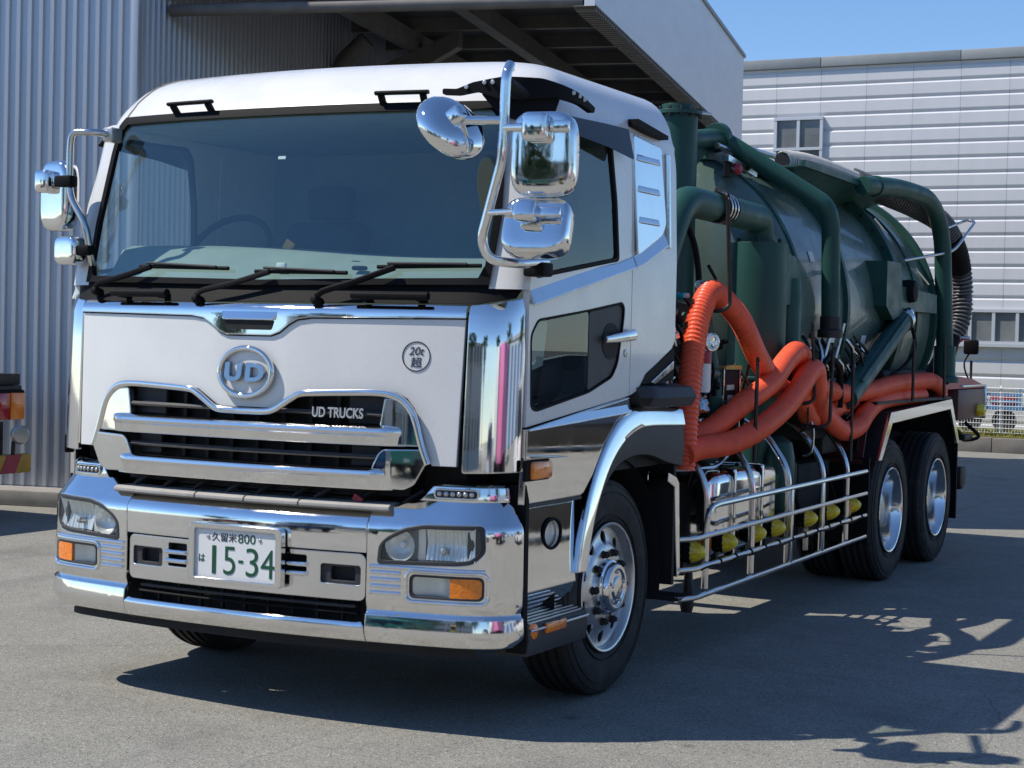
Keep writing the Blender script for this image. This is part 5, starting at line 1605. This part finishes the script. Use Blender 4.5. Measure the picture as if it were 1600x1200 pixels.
sp_rear = part('rear_pipe', GREEN, truck, lambda b: b.tube(fillet([(.90, 6.45, 2.89), (.98, 7.10, 2.935), (1.08, 7.75, 2.90), (1.10, 8.10, 2.66), (1.12, 8.22, 1.66)], .28, 8), .070, 18))
part('pipe_joint', GREEN, sp_rear, lambda b: b.tube([(.925, 6.66, 2.903), (.932, 6.72, 2.907)], .080, 18))
part('pipe_base', GREEN, sp_rear, lambda b: b.lathe([(.12, 0), (.12, .04), (.09, .06), (.09, .3)], (1.12, 8.22, 1.42), (0, 0, 1), 18))
part('hose_hook', STEEL, truck, lambda b: b.tube(fillet([(1.0, 7.3, 2.38), (1.16, 8.25, 2.50), (1.22, 8.75, 2.78), (1.14, 8.80, 2.80), (1.05, 8.4, 2.70)], .15), .012, 8))
part('rear_stay', STEEL, truck, lambda b: b.tube([(.72, 7.4, 2.72), (1.02, 8.0, 2.22)], .014, 8))
part('rear_hatch', mat('worn_cream', (.40, .33, .25), .6, var=.2), truck, lambda b: b.lathe([(.001, .02), (.5, .02), (.52, 0), (.5, -.02)], (.45, 8.42, 2.2), (.15, 1, 0), 32))

# ---- side guard, tool tank, lamps
sgd = part('guard_rail', STEEL, truck, lambda b: b.tube(fillet([(1.20, 2.58, .64), (1.22, 2.585, .80), (1.22, 2.70, .815), (1.22, 5.62, .835)], .07), .017, 10))
for z0, z1, y0 in ((.655, .682, 2.19), (.492, .530, 2.20), (.338, .382, 2.21)):
    part('guard_rail', STEEL, truck, lambda b: b.tube(fillet([(1.19, y0, z0 + .008), (1.22, y0 + .19, z0), (1.22, 5.63, z1)], .06), .016, 10))
for y in (3.99, 4.62):
    part('guard_post', STEEL, truck, lambda b: b.box((1.222, y, .60), (.022, .040, .48), bevel=.004))
for y in (2.62, 3.36, 4.02, 4.72, 5.26):
    part('guard_hoop', STEEL, truck, lambda b: b.tube(fillet([(.90, y, 1.22), (1.04, y, 1.14), (1.19, y, .93), (1.19, y, .36)], .10), .020, 10))
part('guard_plate', CHASSIS, truck, lambda b: b.box((1.10, 2.30, .350), (.22, .24, .012)))
for k in range(12):
    part('cable_tie', BLACK, truck, lambda b: b.tube([(1.22, 2.75 + k * .25, .497 + k * .0032), (1.22, 2.762 + k * .25, .497 + k * .0032)], .020, 8))
part('marker_cable', BLACK, truck, lambda b: b.tube([(1.235, 2.45 + t * 3.1, .484 + .036 * t + .006 * math.sin(t * 40)) for t in np.linspace(0, 1, 60)], .006, 6))
ft = part('fuel_tank', CHROME2, truck, lambda b: b.box((.93, 3.52, .72), (.36, 1.10, .50), bevel=.07, seg=4))
for y in (3.28, 3.76):
    part('tank_strap', BLACK, ft, lambda b: b.box((.93, y, .72), (.372, .06, .512), bevel=.074, seg=4))
    part('strap_steel', CHROME2, ft, lambda b: b.box((.93, y, .72), (.378, .035, .518), bevel=.076, seg=4))
part('filler_cap', IRON, ft, lambda b: b.lathe([(.05, .0), (.055, .03), (.04, .05), (.001, .052)], (.95, 3.15, .965), (0, 0, 1), 16))
part('chain_lever', STEEL, truck, lambda b: b.tube(spline([(1.0, 2.5, 1.0), (1.02, 3.0, .985), (1.04, 3.2, 1.0), (1.08, 3.28, 1.08)], .05), .012, 8))
part('battery_box', CHASSIS, truck, lambda b: b.box((.80, 4.55, .70), (.36, .60, .46), bevel=.02))
part('air_tank', GREEN, truck, lambda b: b.lathe([(.001, .62), (.09, .66), (.11, .72), (.11, .98), (.09, 1.08), (.03, 1.12)], (1.0, 4.36, 0), (0, 0, 1), 24))
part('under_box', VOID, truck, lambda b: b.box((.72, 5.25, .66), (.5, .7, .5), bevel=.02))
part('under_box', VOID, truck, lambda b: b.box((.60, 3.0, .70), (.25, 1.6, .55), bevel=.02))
part('drain_cock', IRON, truck, lambda b: b.lathe([(.03, .22), (.04, .26), (.03, .34), (.02, .46)], (1.08, 2.62, 0), (0, .1, 1), 12))
part('reflector_block', AMBER, truck, lambda b: b.box((1.10, 2.84, .585), (.03, .15, .11), bevel=.008))
for y, z in ((2.53, .565), (3.03, .575), (3.52, .583), (3.88, .585), (4.52, .592), (5.0, .60), (5.50, .607)):
    ml = part('marker_lamp', YELLOW, truck, lambda b: b.rings([[(1.12 + h, y + h * .15 + r_ * (1 + .05 * math.cos(12 * a)) * math.cos(a), z + r_ * (1 + .05 * math.cos(12 * a)) * math.sin(a)) for a in [2 * math.pi * q / 48 for q in range(48)]] for r_, h in ((.060, 0), (.062, .010), (.058, .034), (.048, .060), (.034, .082), (.016, .098), (.003, .102))], True), smooth=50)
    part('lamp_base', BLACK, ml, lambda b: b.lathe([(.060, -.05), (.064, 0), (.055, .006)], (1.14, y, z), (1, .15, 0), 16))
    part('lamp_bracket', IRON, ml, lambda b: b.box((1.09, y, z - .05), (.03, .04, .16)))
for y, z in ((3.44, .55), (5.42, .58)):
    part('orange_reflector', mat('orange_reflector', (.75, .28, .10), .4), truck, lambda b: b.lathe([(.045, 0), (.045, .012), (.001, .014)], (1.16, y, z), (1, 0, 0), 18))
part('hanging_strip', STEEL, truck, lambda b: b.box((1.13, 4.58, .46), (.02, .05, .16)))
# hose pegs
pegs = [((2.70, 2.47), (2.78, 1.90), 1), ((3.26, 1.58), (3.25, 1.02), 0), ((4.27, 1.80), (4.36, 1.36), 1), ((4.72, 1.66), (4.69, 1.20), 1), ((5.19, 1.60), (5.18, .93), 0), ((6.77, 1.72), (6.77, 1.30), 0), ((7.73, 1.74), (7.75, 1.30), 0)]
for (y0, z0), (y1, z1), hook in pegs:
    pts = [(1.235, y0, z0), (1.235, y1, z1)]
    if hook:
        pts += [(1.20, y1 - .04, z1 - .03), (1.05, y1 - .04, z1 - .02)]
    pg = part('hose_peg', IRON, truck, lambda b: b.tube(fillet(pts, .03, 4), .012, 8))
    part('peg_eye', IRON, pg, lambda b: b.tube([(1.235, y0 + .017 * math.cos(a), z0 + .02 + .02 * math.sin(a)) for a in np.linspace(0, 2 * math.pi, 13)], .006, 6, caps=False))
part('hose_shelf', CHASSIS, truck, lambda b: b.box((1.05, 7.0, 1.30), (.32, 2.2, .02)))

# ------------------------------------------------------------------ loose hoses lying on the truck
hA = [(1.16, 2.34, 1.02), (1.165, 2.36, 1.30), (1.15, 2.44, 1.58), (1.12, 2.60, 1.82), (1.10, 2.80, 1.965), (1.08, 3.02, 1.965), (1.09, 3.36, 1.83), (1.10, 3.66, 1.61), (1.11, 3.96, 1.455), (1.10, 4.34, 1.39), (1.08, 4.70, 1.455), (1.08, 4.95, 1.42), (1.10, 5.4, 1.375), (1.12, 5.95, 1.385), (1.13, 6.6, 1.425), (1.13, 7.3, 1.44), (1.13, 7.75, 1.435), (1.13, 8.02, 1.37), (1.12, 8.08, 1.24)]
hB = [(1.17, 2.30, 1.10), (1.175, 2.52, 1.13), (1.18, 2.95, 1.135), (1.20, 3.35, 1.19), (1.22, 3.78, 1.31), (1.23, 4.05, 1.43), (1.225, 4.27, 1.53), (1.20, 4.46, 1.54), (1.17, 4.60, 1.44), (1.14, 4.78, 1.30), (1.165, 5.0, 1.18), (1.175, 5.25, 1.125), (1.175, 5.55, 1.15), (1.15, 5.82, 1.225), (1.13, 6.2, 1.30), (1.12, 6.8, 1.325), (1.10, 7.55, 1.325)]
hC = [(1.06, 2.62, 1.16), (1.08, 2.98, 1.22), (1.10, 3.35, 1.335), (1.15, 3.72, 1.46), (1.16, 3.98, 1.59), (1.15, 4.22, 1.655), (1.13, 4.42, 1.60), (1.08, 4.56, 1.42), (1.08, 4.72, 1.24), (1.07, 4.98, 1.24), (1.06, 5.3, 1.265), (1.03, 5.8, 1.30), (1.0, 6.3, 1.345)]
for pts, lab in ((hA, 'orange ribbed suction hose arching highest over the hook behind the cab'),
                 (hB, 'orange ribbed suction hose running lowest along the rail, looped between the pegs'),
                 (hC, 'orange ribbed suction hose folded over the hook behind the lowest hose')):
    part('suction_hose', ORANGE, None, lambda b: ribbed(b, spline(pts, .03), .067, .027, .010, 16, lambda p: .66 + .34 * min(1, max(0, (3.6 - p.y) / .5))), smooth=70, label=lab, category='hose', group='orange hoses on the truck')
hG = [(.61, 5.45, 2.985), (.64, 5.9, 3.005), (.66, 6.4, 3.0), (.68, 6.95, 2.98)]
hK = [(.68, 6.95, 2.98), (.78, 7.4, 2.92), (.92, 8.0, 2.84), (1.0, 8.55, 2.74), (1.04, 8.92, 2.50), (1.05, 9.08, 2.22), (1.05, 9.06, 1.98), (1.0, 8.95, 1.78)]
hs = empty('long_suction_hose', (.55, 4.95, 3.0), 0, label='black ribbed hose with pale front half lying over the tank', category='hose')
part('pale_section', HOSEBLK, hs, lambda b: b.tube([p - V((.55, 4.95, 3.0)) for p in spline(hG, .05)], .058, 14), smooth=60)
part('pale_spiral', HOSEGRY, hs, lambda b: helix(b, [p - V((.55, 4.95, 3.0)) for p in spline(hG, .03)], .062, .045, .0115), smooth=60)
part('dark_spiral', HOSERIB, hs, lambda b: helix(b, [p - V((.55, 4.95, 3.0)) for p in spline(hK, .03)], .086, .040, .010), smooth=60)
part('dark_section', HOSEBLK, hs, lambda b: ribbed(b, [p - V((.55, 4.95, 3.0)) for p in spline(hK, .03)], .082, .040, .004, 16), smooth=60)
part('end_coupling', BLACK, hs, lambda b: b.tube([p - V((.55, 4.95, 3.0)) for p in spline([(.99, 8.93, 1.80), (.96, 8.80, 1.58), (.90, 8.60, 1.42)], .05)], .092, 16))
part('hose_sleeve', BLACK, hs, lambda b: b.tube([p - V((.55, 4.95, 3.0)) for p in spline([(1.02, 8.72, 2.65), (1.038, 8.89, 2.52), (1.046, 9.0, 2.38)], .03)], .097, 18))
part('coupling_bar', STEEL, hs, lambda b: b.tube([V((.9, 8.9, 1.80)) - V((.55, 4.95, 3.0)), V((1.16, 8.95, 1.79)) - V((.55, 4.95, 3.0))], .02, 10))

# ------------------------------------------------------------------ the yard behind the camera, mirrored in the chrome
CARGL = mat('car_glass', (.02, .025, .03), .06, spec=.8)


def paint(name, col):
    return mat(name, col, .25, coat=.7, var=.03, bevel=.01)


def make_car(loc, rz, m, label, group):
    t = empty('parked_car', loc, rz, label=label, category='car', group=group)
    L, W, H = 4.2, 1.70, 1.50
    st = [(-2.1, .30, .52, .62), (-2.05, .22, .66, .80), (-1.7, .20, .76, .84), (-1.0, .18, .90, .85), (0, .18, .94, .85), (1.2, .18, .98, .85), (1.8, .20, .98, .84), (2.05, .26, .90, .80), (2.1, .36, .78, .70)]
    body = part('body', m, t, lambda b: b.rings([[(-w, y, z0 + .12), (-w * .92, y, z0), (w * .92, y, z0), (w, y, z0 + .12), (w, y, z1 - .14), (w * .93, y, z1 - .02), (w * .6, y, z1), (-w * .6, y, z1), (-w * .93, y, z1 - .02), (-w, y, z1 - .14)] for y, z0, z1, w in st], True))
    cs = [(-1.05, .90, .78, .92), (-.35, 1.38, .66, .94), (.1, 1.48, .62, .95), (.9, 1.49, .61, .95), (1.55, 1.40, .62, .95), (1.95, .98, .76, .93)]
    part('cabin_glass', CARGL, t, lambda b: b.rings([[(-.80, y, .90), (.80, y, .90), (w, y, z), (-w, y, z)] for y, z, w, k in cs], True))
    part('roof_panel', m, t, lambda b: b.rings([[(-w - .01, y, z - .02), (w + .01, y, z - .02), (w, y, z + .015), (-w, y, z + .015)] for y, z, w, k in cs[1:5]], True))
    for sg in (1, -1):
        for y in (-.35, .35, 1.15):
            part('window_pillar', m, t, lambda b: b.tube([(sg * .80, y, .92), (sg * .645, y + .08, 1.46)], .035, 6))
        for y in (-1.32, 1.30):
            w_ = part('wheel', RUBBER, t, lambda b: b.lathe([(.21, -.09), (.30, -.10), (.32, -.06), (.32, .06), (.30, .10), (.21, .09)], (sg * .76, y, .32), (sg, 0, 0), 28))
            part('rim', ALU, w_, lambda b: [b.lathe([(.20, .04), (.215, .09), (.19, .085)], (sg * .76, y, .32), (sg, 0, 0), 28, cap=False)] and [b.box((sg * .835, y + .10 * math.cos(a), .32 + .10 * math.sin(a)), (.02, .20, .035), Matrix.Rotation(a, 3, 'X')) for a in [k * 1.2566 for k in range(5)]])
        part('headlight', CHROME2, t, lambda b: b.box((sg * .62, -2.0, .66), (.30, .16, .12), Matrix.Rotation(sg * .35, 3, 'Z'), bevel=.03))
        part('tail_light', REDLENS, t, lambda b: b.box((sg * .70, 2.05, .84), (.20, .10, .16), bevel=.03))
    part('grille', BLACK, t, lambda b: b.box((0, -2.08, .55), (.9, .06, .12), bevel=.02))
    part('number_plate', PLATE, t, lambda b: b.box((0, -2.115, .42), (.33, .01, .165)))
    return t


def make_lorry(loc, rz, m, m2, label, group):
    t = empty('parked_lorry', loc, rz, label=label, category='lorry', group=group)
    part('cab', m, t, lambda b: b.prism([(-3.0, .55), (-3.02, 1.25), (-2.75, 2.25), (-2.5, 2.42), (-1.55, 2.45), (-1.45, 2.2), (-1.45, .55)], 'x', -1.0, 1.0))
    part('windscreen', CARGL, t, lambda b: b.prism([(-3.03, 1.32), (-2.80, 2.15), (-2.77, 2.15), (-2.98, 1.32)], 'x', -.88, .88))
    for sg in (1, -1):
        part('side_window', CARGL, t, lambda b: b.prism([(-2.75, 1.45), (-2.55, 2.15), (-1.75, 2.15), (-1.75, 1.45)], 'x', sg * 1.0, sg * 1.012))
        for y in (-2.3, .9, 1.75):
            w_ = part('wheel', RUBBER, t, lambda b: b.lathe([(.26, -.12), (.42, -.13), (.45, -.08), (.45, .08), (.42, .13), (.26, .12)], (sg * .92, y, .45), (sg, 0, 0), 24))
            part('rim', SATIN, w_, lambda b: b.lathe([(.26, .10), (.22, .04), (.001, .05)], (sg * .92, y, .45), (sg, 0, 0), 24, cap=False))
        part('headlight', CHROME2, t, lambda b: b.box((sg * .75, -3.03, .80), (.30, .06, .14), bevel=.02))
    part('chassis', CHASSIS, t, lambda b: b.box((0, .3, .68), (.9, 5.4, .25)))
    part('cargo_body', m2, t, lambda b: b.box((0, 1.0, 1.75), (2.1, 4.3, 1.8), bevel=.05))
    for k in range(6):
        part('body_post', m, t, lambda b: [b.box((sg * 1.06, -1.0 + k * .8, 1.75), (.04, .06, 1.7)) for sg in (1, -1)][0])
    part('bumper', BLACK, t, lambda b: b.box((0, -3.02, .52), (2.0, .10, .20), bevel=.02))
    return t


gC, gL = 'cars standing in the yard', 'lorries standing in the yard'
make_car((8.6, 16.0, 0), R(62), paint('car_black', (.012, .012, .014)), 'black car standing right of the truck, mirrored in its door skirt', gC)
make_car((11.5, 3.5, 0), R(80), paint('car_white', (.75, .75, .75)), 'white car in the yard, mirrored in the cab side', gC)
make_car((12.5, -12.0, 0), R(70), paint('car_silver', (.42, .43, .45)), 'silver car in the yard, mirrored in the corner chrome', gC)
make_car((-9.0, -19.0, 0), R(200), paint('car_blue', (.03, .08, .22)), 'dark blue car across the yard, mirrored in the front chrome', gC)
make_car((-13.5, -18.0, 0), R(205), paint('car_red', (.35, .02, .03)), 'dark red car across the yard, mirrored in the front chrome', gC)
make_lorry((13.5, -4.5, 0), R(96), paint('lorry_pink', (.75, .16, .36)), paint('lorry_pink_body', (.72, .20, .40)), 'pink lorry across the yard, mirrored in the corner chrome', gL)
make_lorry((16.0, -8.5, 0), R(100), paint('lorry_red', (.50, .03, .03)), paint('lorry_white_body', (.70, .71, .72)), 'red lorry with a white body, mirrored in the corner chrome', gL)
make_lorry((-3.5, -21.0, 0), R(185), paint('lorry_green', (.03, .22, .14)), paint('lorry_green_body', (.05, .28, .18)), 'green lorry across the yard, mirrored in the bumper', gL)
make_lorry((1.8, -22.5, 0), R(183), paint('lorry_yellow', (.62, .40, .04)), paint('lorry_grey_body', (.30, .32, .33)), 'yellow lorry with a grey body, mirrored in the bumper', gL)

BARK = mat('bark', (.10, .075, .055), .9, var=.3, vscale=12)
LEAF = mat('leaf', (.055, .095, .028), .55, var=.5, vscale=1.5)


def make_tree(loc, h, seed, label):
    rnd = random.Random(seed)
    t = empty('tree', loc, 0, label=label, category='tree', group='trees along the yard')
    lean = rnd.uniform(-.3, .3)

    def tr(b):
        b.tube([(lean * k * .3, .1 * k, h * .55 * k) for k in np.linspace(0, 1, 6)], .2, 8, radii=[.2 - .12 * k for k in np.linspace(0, 1, 6)])
        for i in range(7):
            a = rnd.uniform(0, 6.28)
            z0 = h * rnd.uniform(.28, .5)
            b.tube([(0, 0, z0), (math.cos(a) * h * .12, math.sin(a) * h * .12, z0 + h * .14), (math.cos(a) * h * .24, math.sin(a) * h * .24, z0 + h * .26)], .07, 6, radii=[.08, .05, .02])
    part('trunk', BARK, t, tr)

    def crown(b):
        cl = [(rnd.gauss(0, h * .16), rnd.gauss(0, h * .16), h * rnd.uniform(.45, .95), h * rnd.uniform(.07, .14)) for _ in range(26)]
        for i in range(2600):
            x, y, z, r_ = rnd.choice(cl)
            d = V((rnd.gauss(0, 1), rnd.gauss(0, 1), rnd.gauss(0, .8))).normalized() * r_ * rnd.uniform(.5, 1.1)
            p = V((x, y, z)) + d
            u = V((rnd.gauss(0, 1), rnd.gauss(0, 1), rnd.gauss(0, 1))).normalized()
            w_ = u.cross(V((rnd.gauss(0, 1), rnd.gauss(0, 1), rnd.gauss(0, 1)))).normalized()
            s_ = h * .018
            b.bm.faces.new([b.bm.verts.new(p + u * s_), b.bm.verts.new(p + w_ * s_), b.bm.verts.new(p - u * s_), b.bm.verts.new(p - w_ * s_)])
    part('crown', LEAF, t, crown, smooth=0, fix=False)
    return t


for i, (x, y, h) in enumerate(((-24, -30, 7), (-15, -33, 8.5), (-6, -35, 7.5), (7, -36, 9), (17, -31, 8), (26, -20, 7.5), (28, -6, 8.5), (27, 9, 7))):
    make_tree((x, y, 0), h, 20 + i, ['round tree at the far left corner of the yard', 'tall tree behind the dark red car', 'tree behind the green lorry', 'tallest tree behind the yellow lorry', 'tree at the front right corner of the yard', 'tree behind the red lorry', 'tree behind the pink lorry', 'tree behind the white car'][i] + ', seen only mirrored')

oh = empty('office_building', (-14, -48, 0), 0, label='long pale office building beyond the yard, seen only mirrored in chrome', category='building')
part('wall', mat('office_wall', (.55, .53, .50), .7, var=.1), oh, lambda b: b.box((12, 0, 3.2), (46, 8, 6.4)))
part('roof', COPING, oh, lambda b: b.box((12, 0, 6.55), (46.6, 8.6, .3)))
for k in range(14):
    for z in (1.7, 4.6):
        part('window', WPANE, oh, lambda b: b.box((-8.5 + k * 3.1, 4.03, z), (1.9, .08, 1.3)))
ob = empty('store_shed', (44, 0, 0), R(90), label='grey store shed at the far right of the yard, seen only mirrored in chrome', category='building')
part('wall', mat('shed_wall', (.42, .46, .50), .6, var=.1), ob, lambda b: b.box((0, 0, 2.6), (40, 8, 5.2)))
part('roof', COPING, ob, lambda b: b.prism([(-4.4, 5.2), (4.4, 5.2), (0, 6.8)], 'x', -20.4, 20.4))
for k in range(6):
    part('shutter', mat('shutter_blue', (.10, .20, .38), .5, var=.1), ob, lambda b: b.box((-15 + k * 6, 4.03, 1.9), (3.6, .08, 3.6)))
